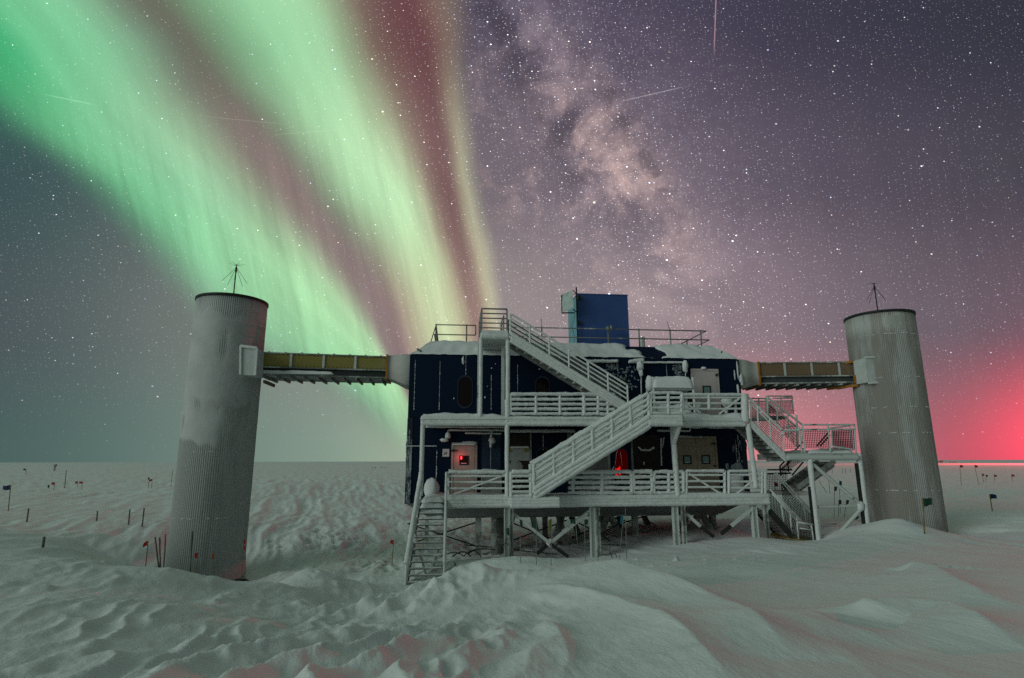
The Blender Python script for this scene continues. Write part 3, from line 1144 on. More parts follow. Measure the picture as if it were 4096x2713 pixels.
# panel seams, thin lines of frost on the joints
m = MB()
for px, y0, y1 in ((1655, 1640, 1440), (1756, 1640, 1445), (1862, 1560, 1420), (1965, 1500, 1640), (2070, 1460, 1640), (2470, 1455, 1530), (2665, 1460, 1510)):
    a, b = F(px, y0, -.004), F(px, y1, -.004)
    m.box(a.x - .005, a.x + .003, -.0035, .01, a.z, b.z)
    for k in range(18):
        if random.random() < .40:
            za, zb = a.z + (b.z - a.z) * k / 18, a.z + (b.z - a.z) * (k + random.uniform(.5, 1)) / 18
            m.box(a.x - .008, a.x + .008 + random.uniform(0, .012), -.006, .01, za, zb)
for px, y0, y1 in ((1640, 1740, 1960), (1747, 1800, 1980), (2172, 1735, 1800), (2950, 1740, 1900), (2942, 1760, 1990)):
    a, b = F(px, y0, 0), F(px, y1, 0)
    m.box(a.x - .005, a.x + .003, .008, .03, a.z, b.z)
    for k in range(22):
        if random.random() < .6:
            za, zb = a.z + (b.z - a.z) * k / 22, a.z + (b.z - a.z) * (k + random.uniform(.4, 1)) / 22
            m.box(a.x - .010, a.x + .012 + random.uniform(0, .015), .004, .03, za, zb)
m.box(XL, XL + 1.2, -.03, .02, F(1640, 1786).z, F(1640, 1786).z + .03)
part(m, 'frosted_seam', M_RIME)

# patches of rime stuck to the wall, irregular flat crusts
def crust(m, cx, cz, w, h, y, n=26, ragged=.35):
    so = random.uniform(0, 100)
    pts = []
    for k in range(n):
        a = 2 * PI * k / n
        q = 1 + ragged * (n1(so + math.cos(a) * 1.6, math.sin(a) * 1.6) + .8 * n1(so + math.cos(a) * 5, math.sin(a) * 5, 4))
        pts.append((cx + w / 2 * q * math.cos(a), cz + h / 2 * q * math.sin(a)))
    i = len(m.v)
    m.v += [Vector((x, y, z)) for x, z in pts] + [Vector((cx + (x - cx) * .85, y - .02, cz + (z - cz) * .85)) for x, z in pts]
    for k in range(n):
        k2 = (k + 1) % n
        m.face((i + k, i + k2, i + n + k2, i + n + k), True)
    m.face([i + n + k for k in range(n)], True)


m = MB()
for px, py, w, h in ((1852, 1412 + 30, .10, .35), (2965, 1520, .18, .5), (2950, 1480, .08, .8), (2938, 1500, .06, .5), (2952, 1560, .10, .6)):
    p = F(px, py)
    crust(m, p.x, p.z, w, h, -.005)
for q in ((1890, 985), (1905, 950), (2065, 1040), (1130, 930), (1090, 975), (1045, 1165), (1020, 1280), (695, 1290)):
    p = Z1(q[0] - (300 if q[0] > 1500 else 0), q[1])
    crust(m, p.x, p.z, random.uniform(.03, .09), random.uniform(.03, .09), -.005, 12)
part(m, 'rime_crust', M_RIME)
m = MB()
for (x0, y0, x1, y1) in ((590, 960, 800, 1200), (1150, 940, 1260, 1050), (440, 930, 600, 1060)):
    for k in range(34):
        p = Z2(random.triangular(x0, x1), random.uniform(y0, y1))
        crust(m, p.x, p.z, random.uniform(.03, .18), random.uniform(.03, .16), -.004, 9, .6)
for k in range(40):
    p = Z4(random.triangular(1760, 1930, 1925), random.uniform(430, 760), .015)
    crust(m, p.x, p.z, random.uniform(.02, .10), random.uniform(.05, .30), .012, 10, .6)
for k in range(26):
    p = Z3(random.triangular(195, 240, 200), random.uniform(330, 1050), .015)
    crust(m, p.x, p.z, random.uniform(.03, .12), random.uniform(.06, .35), .0, 10, .6)
for (x, y, w, h) in ((1820, 720, .55, .45), (1720, 700, .16, .35), (1820, 790, .6, .5)):
    p = Z4(x, y, .015)
    crust(m, p.x, p.z, w, h, .005, 22, .4)
part(m, 'thin_frost', material('thin_wall_frost', (.20, .235, .25), .85, bump=.4, bscale=20, var=.2, vscale=6))

# chamfered roof edge with snow on it
CH = .85
m = MB()
m.hexa([(XL, 0, ZE), (XR, 0, ZE), (XR, YB, ZE), (XL, YB, ZE), (XL + .8, CH, ZR), (XR - .8, CH, ZR), (XR - .8, YB - CH, ZR), (XL + .8, YB - CH, ZR)])
part(m, 'roof', M_NAVY)
# roof snow: a draped sheet over chamfer and roof, open where the wind has bared the paint
m = MB()
NXR, NV = 150, 16
so = 12.3
bare = [(Z2(830, 790, .5).x, .70, .95), (Z2(960, 830, .4).x, .55, .45)]
grid = {}
for i in range(NXR + 1):
    u = i / NXR
    for j in range(NV + 1):
        v = j / NV
        if v < .5:
            k = v / .5
            ins = .8 * k
            y, z = CH * k, ZE + (ZR - ZE) * k
        else:
            k = (v - .5) / .5
            ins = .8
            y, z = CH + k * 2.6, ZR
        x = XL + ins + (XR - XL - 2 * ins) * u
        th = .075 + .08 * n1(x * .8 + so, y * 1.3) + .05 * n1(x * 3 + so, y * 3.5, 2) + .05 * math.exp(-((v - .5) / .15) ** 2)
        for bx, hw, vc in bare:
            dd = ((x - bx + .25 * n1(x * 2.5, y * 3, 9)) / hw) ** 2 + ((v * 2 - vc + .3 * n1(x * 2.1, y * 2, 5)) / .36) ** 2
            th -= .34 * math.exp(-dd * dd) * (1 + .5 * n1(x * 3, y * 4, 7))
        if v < .06: th = min(th, .05 + .03 * n1(x * 4, 3, 3))
        grid[i, j] = len(m.v)
        m.v.append(Vector((x, y - th * .55 * (1 if v < .5 else 0), z + th * (.8 if v < .5 else 1))))
for i in range(NXR):
    for j in range(NV):
        m.face((grid[i, j], grid[i + 1, j], grid[i + 1, j + 1], grid[i, j + 1]), True)
part(m, 'roof_snow', M_SNOWCAP)
m = MB()
m.bar(Z1(310, 772, .2), Z1(350, 800, .05), .05, .05)
m.bar(Z2(1660, 815, .3), Z2(1668, 800, .4), .03, .05)
part(m, 'roof_hook', M_DARK)

# chamfered belly
m = MB()
m.hexa([(XL + .9, .9, ZU), (XR - .9, .9, ZU), (XR - .9, YB - .9, ZU), (XL + .9, YB - .9, ZU), (XL + .02, .02, ZW), (XR - .02, .02, ZW), (XR - .02, YB, ZW), (XL + .02, YB, ZW)])
part(m, 'belly', M_BELLY)
m = MB()
m.box(XL + 1.0, XR - 1.0, 1.0, YB - 1, ZU - .06, ZU - .003)
part(m, 'belly_frame', M_STEELL)

# steel legs: columns and leaning struts under the belly
def leg(xt, xb, y, yb=None, w=.24, mat=M_STEELL):
    yb = y if yb is None else yb
    zb = fg(xb, yb) - .4
    part(MB().bar((xt, y, ZU - .065), (xb, yb, zb), w, w, (0, 1, 0)), 'leg', mat)


for (xs, y) in ((XL + 3.0, 1.6), (.35 + 5.2, 1.6), (9.1, 1.6), (XL + 3.2, 5.5), (2.1, 5.0), (5.9, 5.2), (9.3, 5.2)):
    leg(xs, xs, y)
for (xt, xb, y) in ((4.32, 3.62, 1.5), (4.42, 5.05, 1.5), (8.45, 7.72, 1.5), (8.6, 9.15, 1.5), (1.05, 1.45, 1.7), (2.35, 1.75, 1.7), (2.2, 2.55, 1.7),
                    (3.3, 3.9, 5), (5.2, 4.6, 5.2), (.6, .1, 5), (7.0, 7.5, 5.2)):
    leg(xt, xb, y)
for k in range(3):
    x = Z9(220 + 52 * k, 300, 1.2 + .4 * k).x
    leg(x, x, 1.2 + .4 * k, w=.20 if k < 2 else .26)
m = MB()
zA = fg(-1, .5)
for (a, b) in (((-4.3, 1.6, ZU - .3), (-1.3, 1.6, zA + .25)), ((-1.4, 1.6, ZU - .3), (-4.2, 1.6, zA + .4)), ((.0, 2.0, ZU - .3), (2.8, 2.0, zA + .1)), ((2.6, 2.0, ZU - .3), (.1, 2.0, zA + .4)),
               ((2.9, 3, ZU - .3), (5.0, 3, zA + .2)), ((5.2, 3, ZU - .3), (3.0, 3, zA + .35)), ((5.0, 4, ZU - .3), (7.4, 4, zA + .5)), ((7.0, 4, ZU - .3), (5.0, 4, zA + .7))):
    m.tube(a, b, .028)
for (x0, y0, x1, y1, yl) in ((385, 1385, 600, 1570, 1.0), (600, 1290, 400, 1400, 1.0), (860, 1240, 1000, 1330, 3.5), (1170, 1330, 1010, 1440, 3.5), (1060, 1350, 1190, 1450, 3.5), (265, 1500, 720, 1505, 2.5), (380, 1580, 610, 1530, 1.5)):
    m.tube(Z4(x0, y0, yl), Z4(x1, y1, yl), .024)
part(m, 'cross_rod', M_DARK)


# doors and openings on the facade
def rect(fn, x0, y0, x1, y1, yl):
    a, b = fn(x0, y0, yl), fn(x1, y1, yl)
    c, d = fn(x0, y1, yl), fn(x1, y0, yl)
    xa, xb = (a.x + c.x) / 2, (b.x + d.x) / 2
    za, zb = (c.z + b.z) / 2, (a.z + d.z) / 2
    return xa, xb, za, zb


def door(fn, x0, y0, x1, y1, mat, panes, ybase=0.0, split=None, frame_mat=None, zfloor=None, glass=M_GLASSG, label=None):
    xa, xb, za, zb = rect(fn, x0, y0, x1, y1, ybase)
    if zfloor is not None: za = zfloor
    dr = MB()
    fw = .09
    dr.box(xa - .0, xa + fw, ybase - .05, ybase + .02, za, zb)
    dr.box(xb - fw, xb, ybase - .05, ybase + .02, za, zb)
    dr.box(xa + fw, xb - fw, ybase - .05, ybase + .02, zb - fw, zb)
    d = part(dr, 'door', frame_mat or mat, label=label)
    sp = [xa + fw + .006] + ([fn(split, y0, ybase).x] if split else []) + [xb - fw - .006]
    for l, r in zip(sp, sp[1:]):
        part(MB().box(l + .006, r - .006, ybase - .035, ybase - .004, za + .01, zb - fw - .008), 'leaf', mat, d)
    part(MB().box(xa + .02, xb - .02, ybase - .003, ybase + .01, za, zb - .02), 'backing', M_BLACK, d)
    for (px0, py0, px1, py1) in panes:
        a, b, c, e = rect(fn, px0, py0, px1, py1, ybase)
        fr = MB()
        t = .045
        fr.box(a, a + t, ybase - .06, ybase - .036, c, e)
        fr.box(b - t, b, ybase - .06, ybase - .036, c, e)
        fr.box(a + t, b - t, ybase - .06, ybase - .036, c, c + t)
        fr.box(a + t, b - t, ybase - .06, ybase - .036, e - t, e)
        part(fr, 'pane_frame', M_BLACK, d)
        part(MB().box(a + t + .001, b - t - .001, ybase - .045, ybase - .036, c + t + .001, e - t - .001), 'pane', glass, d)
        part(MB().snowslab(a + t + .004, b - t - .004, ybase - .052, ybase - .046, c + t + .002, (e - c) * .18, .02, .03, .02), 'pane_snow', M_RIME, d)
    return d, xa, xb, za, zb


ZLD = F(1780, 1990, -2.0).z + .02          # lower deck floor
ZUD = F(2250, 1668, -2.0).z                # upper deck floor
dA, xa, xb, za, zb = door(Z3, 664, 446, 936, 1000, M_DOOR, [(752, 583, 846, 679)], .0, zfloor=ZLD, glass=M_GLASS, label='beige door with a red lamp behind its small square pane')
m = MB()
p = Z3(772, 606, -.05)
m.box(p.x - .022, p.x + .022, -.062, -.05, p.z - .055, p.z + .055)
part(m, 'red_lamp', M_REDLAMP, dA)
m = MB()
a = Z3(690, 530, -.05)
m.bar(a + Vector((-.1, -.03, 0)), a + Vector((.16, -.04, .02)), .03, .05)
m.box(a.x - .05, a.x + .02, -.10, -.035, a.z - .05, a.z + .05)
part(m, 'door_closer', M_DARK, dA)
part(MB().snowslab(xa + .02, xb - .02, -.13, -.03, zb - .11, .10, .05, .06, .05).snowslab(xa + .4, xb + .01, -.10, .0, zb - .01, .07, .05, .06, .05), 'lintel_snow', M_SNOWCAP, dA)
door(Z4, 1190, 382, 1622, 960, M_TAN, [(1257, 580, 1343, 671), (1450, 577, 1537, 669)], .0, split=1385, zfloor=ZLD, label='tan double door with two small square panes')
p = Z4(1585, 458, -.05)
m = MB()
m.box(p.x - .14, p.x, -.08, -.036, p.z - .03, p.z + .02)
m.ball(p + Vector((0, -.04, 0)), .05, 8, 6)
p = Z4(1605, 690, -.05)
m.box(p.x - .12, p.x, -.09, -.036, p.z - .03, p.z + .03)
part(m, 'door_hardware', M_DARK)
xq = rect(Z4, 1205, 375, 1480, 395, -.05)
part(MB().snowslab(xq[0], xq[1], -.12, -.005, xq[2], .09, .05, .08, .05), 'lintel_snow', M_SNOWCAP)
dU_, xa, xb, za, zb = door(Z2, 1350, 984, 1640, 1430, M_DOORPINK, [(1461, 1161, 1546, 1250)], .0, zfloor=ZUD, label='pale pink grey door on the upper deck')
p = Z2(1612, 1048, -.05)
m = MB()
m.box(p.x - .05, p.x + .03, -.09, -.036, p.z - .05, p.z + .05)
m.bar(p + Vector((-.02, -.02, 0)), p + Vector((.05, -.02, .08)), .02, .02)
part(m, 'door_handle', M_DARK, dU_)
p = Z2(1475, 975, -.08)
part(MB().ball(p, .12, 12, 8, .2, (1, .6, .55)), 'door_light_snow', M_SNOWCAP, dU_)


def oval(fn, x0, y0, x1, y1, yb, glass, inner=None):
    xa, xb, za, zb = rect(fn, x0, y0, x1, y1, yb)
    cx, cz, w, h = (xa + xb) / 2, (za + zb) / 2, (xb - xa) / 2, (zb - za) / 2
    pts = []
    for k in range(40):
        a = 2 * PI * k / 40
        x, z = w * math.cos(a), w * math.sin(a)
        z += (h - w) * (1 if math.sin(a) > 0 else -1) if abs(math.sin(a)) > 1e-6 else 0
        pts.append((x, z))
    fr = MB()
    i = len(fr.v)
    n = len(pts)
    for s, yy in ((1.06, yb - .001), (1.06, yb - .03), (.97, yb - .03), (.97, yb - .006)):
        fr.v += [Vector((cx + x * s, yy, cz + z * s)) for x, z in pts]
    for r in range(3):
        for k in range(n):
            k2 = (k + 1) % n
            fr.face((i + r * n + k, i + r * n + k2, i + (r + 1) * n + k2, i + (r + 1) * n + k))
    wd = part(fr, 'window', material('window_rim', (.02, .03, .05), .5))
    g = MB()
    g.v += [Vector((cx + x * .975, yb - .008, cz + z * .975)) for x, z in pts]
    g.face(list(range(n)))
    part(g, 'pane', glass, wd)
    return wd


oval(Z1, 735, 1060, 886, 1386, 0, M_GLASS)
oval(Z1, 1548, 1070, 1694, 1390, 0, M_GLASS)
oval(Z3, 1562, 505, 1705, 800, .015, M_GLASS)
wr = oval(Z4, 553, 512, 682, 792, .015, M_REDDIM)
wr['label'] = 'oval window with red light inside'
a, b, c, e = rect(Z4, 552, 690, 606, 790, -.01)
part(MB().prism([(a, c), (b, c), (b, e), (b - .06, e - .05), (a + .05, e - .12), (a, e - .08)], -.012, .004), 'lit_ledge', M_REDWIN, wr)
a, b, c, e = rect(Z2, 500, 1062, 676, 1182, 0)
m = MB().box(a, b, -.02, .01, c, e)
part(m, 'square_hatch', M_BLACK)

# lower storey panels between the openings
def panel(fn, x0, y0, x1, y1, mat, name='wall_panel', yb=.015, t=.02, zlo=None, label=None):
    a, b, c, e = rect(fn, x0, y0, x1, y1, yb)
    if zlo is not None: c = zlo
    return part(MB().box(a, b, yb - t, yb + .005, c, e), name, mat, label=label)


panel(Z3, 985, 355, 1182, 740, material('blue_grey_panel', (.012, .032, .06), .6, var=.3, vscale=3), zlo=ZLD)
panel(Z3, 1278, 358, 1492, 1000, M_BROWN, 'shutter', zlo=ZLD, label='brown black shutter crusted with white rime')
a, b, c, e = rect(Z3, 1278, 505, 1486, 636, -.01)
part(MB().box(a, b, -.03, -.008, c, e), 'pale_board', material('pale_board', (.33, .34, .32), .85, bump=.4, bscale=10, var=.1))
part(MB().snowslab(a, b, -.14, -.03, e - .01, .12, .05, .06, .05), 'ledge_snow', M_SNOWCAP)
part(MB().box(a + .0, a + .09, -.04, -.031, e - .16, e - .02).box(b - .22, b - .05, -.04, -.031, e - .16, e - .02), 'insulation_foam', M_LEDGE)
m = MB()
q = Z3(1335, 730, -.01)
crust(m, q.x, q.z, .75, .75, -.008, 30, .35)
part(m, 'rime_crust', material('grey_rime_crust', (.30, .31, .30), .9, bump=.5, bscale=12, var=.1))
panel(Z3, 1492, 345, 1506, 1000, M_GREYPANEL, 'door_jamb', t=.05, zlo=ZLD)
panel(Z3, 1790, 375, 1878, 520, material('dark_navy_panel', (.004, .007, .012), .6), zlo=ZLD + 1.2)
panel(Z3, 1880, 350, 1925, 520, M_GREYPANEL, 'duct', t=.08, zlo=ZLD + 1.4)
panel(Z4, 215, 560, 482, 960, material('grey_roller_door', (.13, .13, .125), .8, bump=.2, bscale=5, var=.25, vscale=2.5), 'roller_door', zlo=ZLD)
panel(Z4, 480, 560, 500, 960, M_GREYPANEL, 'door_jamb', t=.05, zlo=ZLD)
panel(Z4, 742, 368, 1022, 960, M_BROWN, 'roller_door', zlo=ZLD, label='dark brown roller door with a rimed handle')
panel(Z4, 722, 400, 740, 960, M_GREYPANEL, 'door_jamb', t=.05, zlo=ZLD)
m = MB()
for yy in (495, 630):
    a, b = Z4(745, yy, -.01), Z4(1018, yy, -.01)
    m.box(a.x, b.x, -.012, -.004, a.z - .01, a.z + .004)
part(m, 'door_rib', material('door_rib_grey', (.05, .045, .04), .7))
m = MB()
for x0, y0, x1, y1 in ((795, 490, 830, 530), (825, 525, 880, 525), (880, 525, 925, 520), (920, 520, 958, 492)):
    m.tube(Z4(x0, y0, -.06), Z4(x1, y1, -.06), .045, 8, .5, .03)
m.tube(Z4(852, 648, -.03), Z4(852, 680, -.03), .03, 8, .5, .03)
part(m, 'rimed_handle', M_RIME)
# white notice with lettering
a, b, c, e = rect(Z3, 575, 513, 645, 594, .0)
sg = part(MB().box(a, b, -.02, .01, c, e), 'sign', M_SIGN, label='small white square notice')
m = MB()
w, h = .055, .11
x0, z0 = (a + b) / 2 - .075, (c + e) / 2 - .075
t = .018
m.box(x0, x0 + w, -.025, -.0205, z0 + h - t, z0 + h)               # 2
m.box(x0 + w - t, x0 + w, -.0245, -.0205, z0 + h / 2, z0 + h - t)
m.box(x0, x0 + w, -.025, -.0205, z0 + h / 2 - t, z0 + h / 2)
m.box(x0, x0 + t, -.0245, -.0205, z0 + t, z0 + h / 2 - t)
m.box(x0, x0 + w, -.025, -.0205, z0, z0 + t)
x0 += .082                                                          # F
m.box(x0, x0 + t, -.0245, -.0205, z0, z0 + h)
m.box(x0 + t, x0 + w, -.025, -.0205, z0 + h - t, z0 + h)
m.box(x0 + t, x0 + w * .8, -.025, -.0205, z0 + h / 2 - t, z0 + h / 2)
part(m, 'lettering', M_INK, sg)

# conduits and lamps on the wall, thick with rime
m = MB()
m.tube(Z2(260, 905, -.12), Z2(580, 900, -.12), .07, 8, .5, .08)
m.tube(Z2(690, 912, -.12), Z2(1270, 915, -.12), .045, 8, .6, .08)
m.tube(Z2(700, 905, -.12), Z2(850, 890, -.12), .08, 8, .5, .08)
m.tube(Z2(260, 900, -.12), Z2(262, 960, -.12), .05, 8, .5, .08)
m.tube(Z2(822, 1060, -.12), Z2(825, 1250, -.12), .03, 8, .5, .08)
m.tube(Z2(1285, 1010, -.10), Z2(1285, 1090, -.10), .02, 8, .5, .08)
m.tube(Z3(640, 316, -.10), Z3(1240, 318, -.10), .038, 8, .5, .08)
m.tube(Z3(640, 316, -.10), Z3(632, 345, -.10), .035, 8, .5, .08)
m.tube(Z3(810, 345, -.10), Z3(1190, 352, -.10), .035, 8, .7, .08)
m.tube(Z3(1090, 320, -.10), Z3(1082, 400, -.10), .05, 8, .5, .08)
m.tube(Z3(1080, 470, -.10), Z3(1078, 720, -.10), .008, 6, 0)
m.tube(Z3(1280, 325, -.10), Z3(1960, 325, -.10), .07, 8, .4, .08)
m.tube(Z4(990, 320, -.10), Z4(1330, 325, -.10), .045, 8, .5, .08)
m.tube(Z4(1330, 325, -.10), Z4(1332, 290, -.10), .045, 8, .5, .08)
m.tube(Z4(1030, 400, -.05), Z4(1035, 690, -.05), .035, 8, .7, .06)
m.tube(Z4(1060, 390, -.05), Z4(1045, 500, -.05), .025, 8, .7, .06)
m.tube(Z4(1240, 280, -.3), Z4(1900, 290, -.3), .05, 8, .6, .08)
m.tube(Z3(400, 280, -.3), Z3(1220, 285, -.3), .045, 8, .5, .08)
part(m, 'conduit', M_RIME)


def wall_lamp(p, r, drop=.0, sc=(1, .9, 1.4)):
    m = MB().ball(p, r, 14, 10, .35, sc)
    if drop: m.ball(p + Vector((.02, 0, -r * 1.9)), r * .62, 12, 8, .35, (1, .9, 1.5))
    part(m, 'wall_lamp', M_SNOWCAP)


wall_lamp(Z2(812, 955, -.15), .16, 1)
wall_lamp(Z2(1282, 955, -.15), .14, 0, (.9, .8, 1.9))
wall_lamp(Z3(632, 372, -.15), .11)
wall_lamp(Z3(590, 420, -.15), .14, 0, (1.2, .8, .5))
wall_lamp(Z3(1092, 425, -.15), .13, 0, (1, .8, 1.1))
p = Z3(1080, 470, -.14)
part(MB().tube(p + Vector((0, 0, .08)), p - Vector((0, 0, .10)), .05, 10, .3, .04), 'lamp_globe', M_RIME)
m = MB()
m.tube(Z4(545, 700, -.5), Z4(575, 500, -.5), .008, 6)
m.tube(Z4(605, 540, -.5), Z4(625, 690, -.5), .008, 6)
m.tube(Z4(510, 770, -.5), Z4(537, 700, -.5), .03, 6, .3)
part(m, 'hanging_wire', M_RIME)

# ------------------------------------------------------------------ decks, railings and stairs
YD = -2.0        # front edge of the decks
YS = -2.9        # outer face of the stair that climbs in front


def railing(parent, fn, x0, x1, ys, posts, yl, r, rtop=None, rime=.42, pr=None, braces=(), slope=0.0, name='railing'):
    """one bay: rails at photo heights ys, posts at photo columns"""
    m = MB()
    for i, y in enumerate(ys):
        rr = (rtop or r) if i == 0 else r
        m.tube(fn(x0, y, yl), fn(x1, y + slope, yl), rr, 8, rime, .05)
    for x in posts:
        yy = ys[0] + slope * (x - x0) / max(1e-6, (x1 - x0))
        m.tube(fn(x, yy - 4, yl), fn(x, ys[-1] + 14, yl), pr or r, 8, rime, .06)
    for (bx0, by0, bx1, by1) in braces:
        m.tube(fn(bx0, by0, yl), fn(bx1, by1, yl), r * .9, 8, rime, .06)
    return m.obj(name, M_RIME, parent)


# lower deck
xl0, xl1 = Z3(618, 1060, YD).x, Z5(392, 1120, YD).x
zb_, zt_ = Z3(800, 1122, YD).z, Z3(800, 1010, YD).z
ZLD = zt_ - .08
low = thing('lower_deck', (xl0 + (xl1 - xl0) / 2, YD, zb_), 'long snow covered lower walkway along the front with rimed rails and posts', 'deck')
m = MB()
m.box(Z3(350, 1060, YD).x, xl1, YD + .08, -.02, zb_ + .10, zt_ - .12)
part(m, 'deck_floor', M_STEELL, low)
m = MB()
for k in range(3):   # layered rime on the edge beam
    zc = zb_ + (zt_ - zb_) * (.17 + .30 * k)
    m.tube((xl0, YD, zc), (xl1, YD, zc), .105 if k < 2 else .115, 10, .12, .05)
m.box(xl0, xl1, YD - .06, YD + .07, zb_, zt_ - .05)
part(m, 'edge_beam', M_RIME, low)
part(MB().snowslab(xl0 - .9, xl1 - .02, YD - .06, -.03, zt_ - .12, .15, .06, .16, .14), 'deck_snow', M_SNOWCAP, low)
# landing that carries the foot of the outer stair
xa, xb = Z3(1285, 1060, YS).x, Z3(1800, 1060, YS).x
m = MB()
za_, zb2 = Z3(1400, 1120, YS).z, Z3(1400, 1030, YS).z
m.box(xa, xb, YS + .04, YD - .1, za_ + .03, zb2 - .03)
for k in range(3):
    zc = za_ + (zb2 - za_) * (.18 + .32 * k)
    m.tube((xa, YS, zc), (xb, YS, zc), .10, 10, .12, .05)
m.snowslab(xa, xb, YS - .05, YD - .05, zb2 - .04, .10, .05, .12, .12)
part(m, 'stair_landing', M_RIME, low)

ys = [755, 797, 858, 925, 1000]
railing(low, Z3, 640, 1268, ys, (636, 1270), YD, .038, .075, .42, .05, ((690, 990, 1250, 775),))
railing(low, Z3, 1300, 1498, [752, 795, 850, 905, 960, 1005], (1292, 1500), YS, .055, .075, .3, .06, ())
railing(low, Z4, 60, 720, [752, 808, 862, 918, 970], (110, 412, 722), YD, .066, .078, .5, .075)
railing(low, Z4, 748, 934, [748, 806, 862, 916, 968], (742, 936), YD, .070, .085, .5, .07)
railing(low, Z4, 962, 1262, [752, 806, 862, 916, 968], (957, 1113, 1264), YD, .062, .078, .5, .07)
railing(low, Z4, 1300, 1690, [742, 785, 850, 912, 980], (1297, 1696), YD, .042, .062, .3, .06, ((1320, 770, 1670, 990),))
railing(low, Z4, 1740, 2115, [745, 785, 855, 920, 985], (1737, 2085, 2118), YD, .045, .055, .3, .06, ((1800, 1000, 2070, 775),), slope=-2)


def post(parent, fn, x, y0, y1, yl, w=.15, mat=M_RIME, name='post', x1=None, rime=.10, zend=None):
    a, b = fn(x, y0, yl), fn(x if x1 is None else x1, y1, yl)
    b.x = a.x if x1 is None else b.x
    if zend is not None: b.z = zend
    return part(MB().tube(a, b, w / 2, 10, rime, .08), name, mat, parent)


def hpost(parent, x, yl, ztop, w=.17, mat=M_STEELL, rime_mat=None, lean=0):
    """an H-section column going into the snow"""
    zb = fg(x, yl) - .35
    m = MB()
    m.box(x - w / 2, x - w / 2 + .03, yl - w / 2, yl + w / 2, zb, ztop)
    m.box(x + w / 2 - .03, x + w / 2, yl - w / 2, yl + w / 2, zb, ztop)
    m.box(x - w / 2 + .03, x + w / 2 - .03, yl - .015, yl + .015, zb, ztop)
    return part(m, 'post', mat, parent)


for (xp, rm) in ((Z3(1250, 1300, YD).x, 0), (Z3(1285, 1300, YD + .35).x, 1), (Z4(322, 1300, YD).x, 0), (Z4(370, 1300, YD + .0).x, 1), (Z4(1195, 1300, YD).x, 0), (Z4(1268, 1300, YD).x, 1), (Z4(2022, 1250, YD).x, 0), (Z5(362, 1300, YD + .05).x, 1)):
    hpost(low, xp, YD + (.12 if rm == 0 else .0), zb_ - .005, .20 if rm == 0 else .15, M_STEELF if rm == 0 else M_STEELL)


def brace(parent, fn, a, b, yl, w=.11, mat=M_STEELF, name='brace'):
    return part(MB().bar(fn(a[0], a[1], yl), fn(b[0], b[1], yl), w, w, (0, 1, 0)), name, mat, parent)


brace(low, Z3, (1285, 1165), (1700, 1500), YD + .1)
brace(low, Z3, (1700, 1500), (1890, 1640), YD + .1, .12, M_DARK)
brace(low, Z3, (2090, 1185), (1720, 1480), YD + .16)
brace(low, Z3, (1720, 1480), (1560, 1610), YD + .16, .12, M_DARK)
brace(low, Z4, (310, 1140), (0, 1380), YD + .22)
brace(low, Z4, (1290, 1190), (1440, 1320), YD + .1)
brace(low, Z4, (1440, 1320), (1580, 1430), YD + .1, .12, M_DARK)
brace(low, Z4, (2000, 1120), (1760, 1320), YD + .1)
brace(low, Z4, (1760, 1320), (1660, 1400), YD + .1, .11, M_DARK)
m = MB()
m.ball(Z3(1702, 1495, YD + .13), .16, 10, 8, .2, (1, .5, 1))
part(m, 'gusset_rime', M_RIME, low)

# upper deck
xu0, xu1 = Z3(352, 220, YD).x, Z4(1905, 200, YD).x
zb1, zt1 = Z3(800, 262, YD).z, Z3(800, 175, YD).z
up = thing('upper_deck', (xu0 + (xu1 - xu0) / 2, YD, zb1), 'snow laden upper walkway along the second storey with frost thick rails', 'deck')
part(MB().box(xu0 + .1, xu1, YD + .08, -.02, zb1 + .08, zt1 - .10), 'deck_floor', M_STEELL, up)
m = MB()
m.box(xu0, xu1, YD - .05, YD + .07, zb1 + .02, zt1 - .04)
for k in range(3):
    zc = zb1 + (zt1 - zb1) * (.18 + .30 * k)
    m.tube((xu0, YD, zc), (xu1, YD, zc), .095 if k != 1 else .075, 10, .12, .05)
part(m, 'edge_beam', M_RIME, up)
xm = Z1(1230, 1480, YD).x
part(MB().snowslab(xu0 - .04, xm, YD - .10, -.03, zt1 - .10, .22, .09, .12, .2), 'ledge_snow', M_SNOWCAP, up)
part(MB().snowslab(xm + .05, Z2(1200, 1480, YD).x, YD - .02, -.03, zt1 - .10, .14, .05, .14, .14), 'deck_snow', M_SNOWCAP, up)
part(MB().snowslab(Z2(1250, 1480, YD).x, xu1 - .02, YD - .10, -.03, zt1 - .12, .30, .10, .12, .2), 'deep_snow', M_SNOWCAP, up)
# stair landing of the upper deck
xa, xb = Z2(905, 1500, YS).x, Z2(1250, 1500, YS).x
za_, zb2 = Z4(1000, 262, YS).z, Z4(1000, 165, YS).z
XLAND0 = xa
m = MB()
m.box(xa, xb, YS + .04, YD - .1, za_ + .03, zb2 - .03)
for k in range(3):
    zc = za_ + (zb2 - za_) * (.2 + .32 * k)
    m.tube((xa - .05, YS, zc), (xb, YS, zc), .12 if k == 0 else .10, 10, .14, .05)
    m.tube((xb, YS, zc), (xb, YD, zc), .10, 10, .14, .05)
m.snowslab(xa, xb, YS - .06, YD - .05, zb2 - .04, .14, .05, .12, .12)
part(m, 'stair_landing', M_RIME, up)
railing(up, Z1, 1290, 2260, [1247, 1300, 1352, 1402, 1452], (1286, 1553, 1803, 2056, 2200), YD, .060, .07, .45, .06)
railing(up, Z2, 200, 545, [1250, 1303, 1355, 1405, 1455], (222, 474), YD, .060, .07, .45, .06)
railing(up, Z2, 930, 1245, [1232, 1283, 1335, 1388, 1445], (924, 1105, 1246), YS, .050, .06, .42, .06)
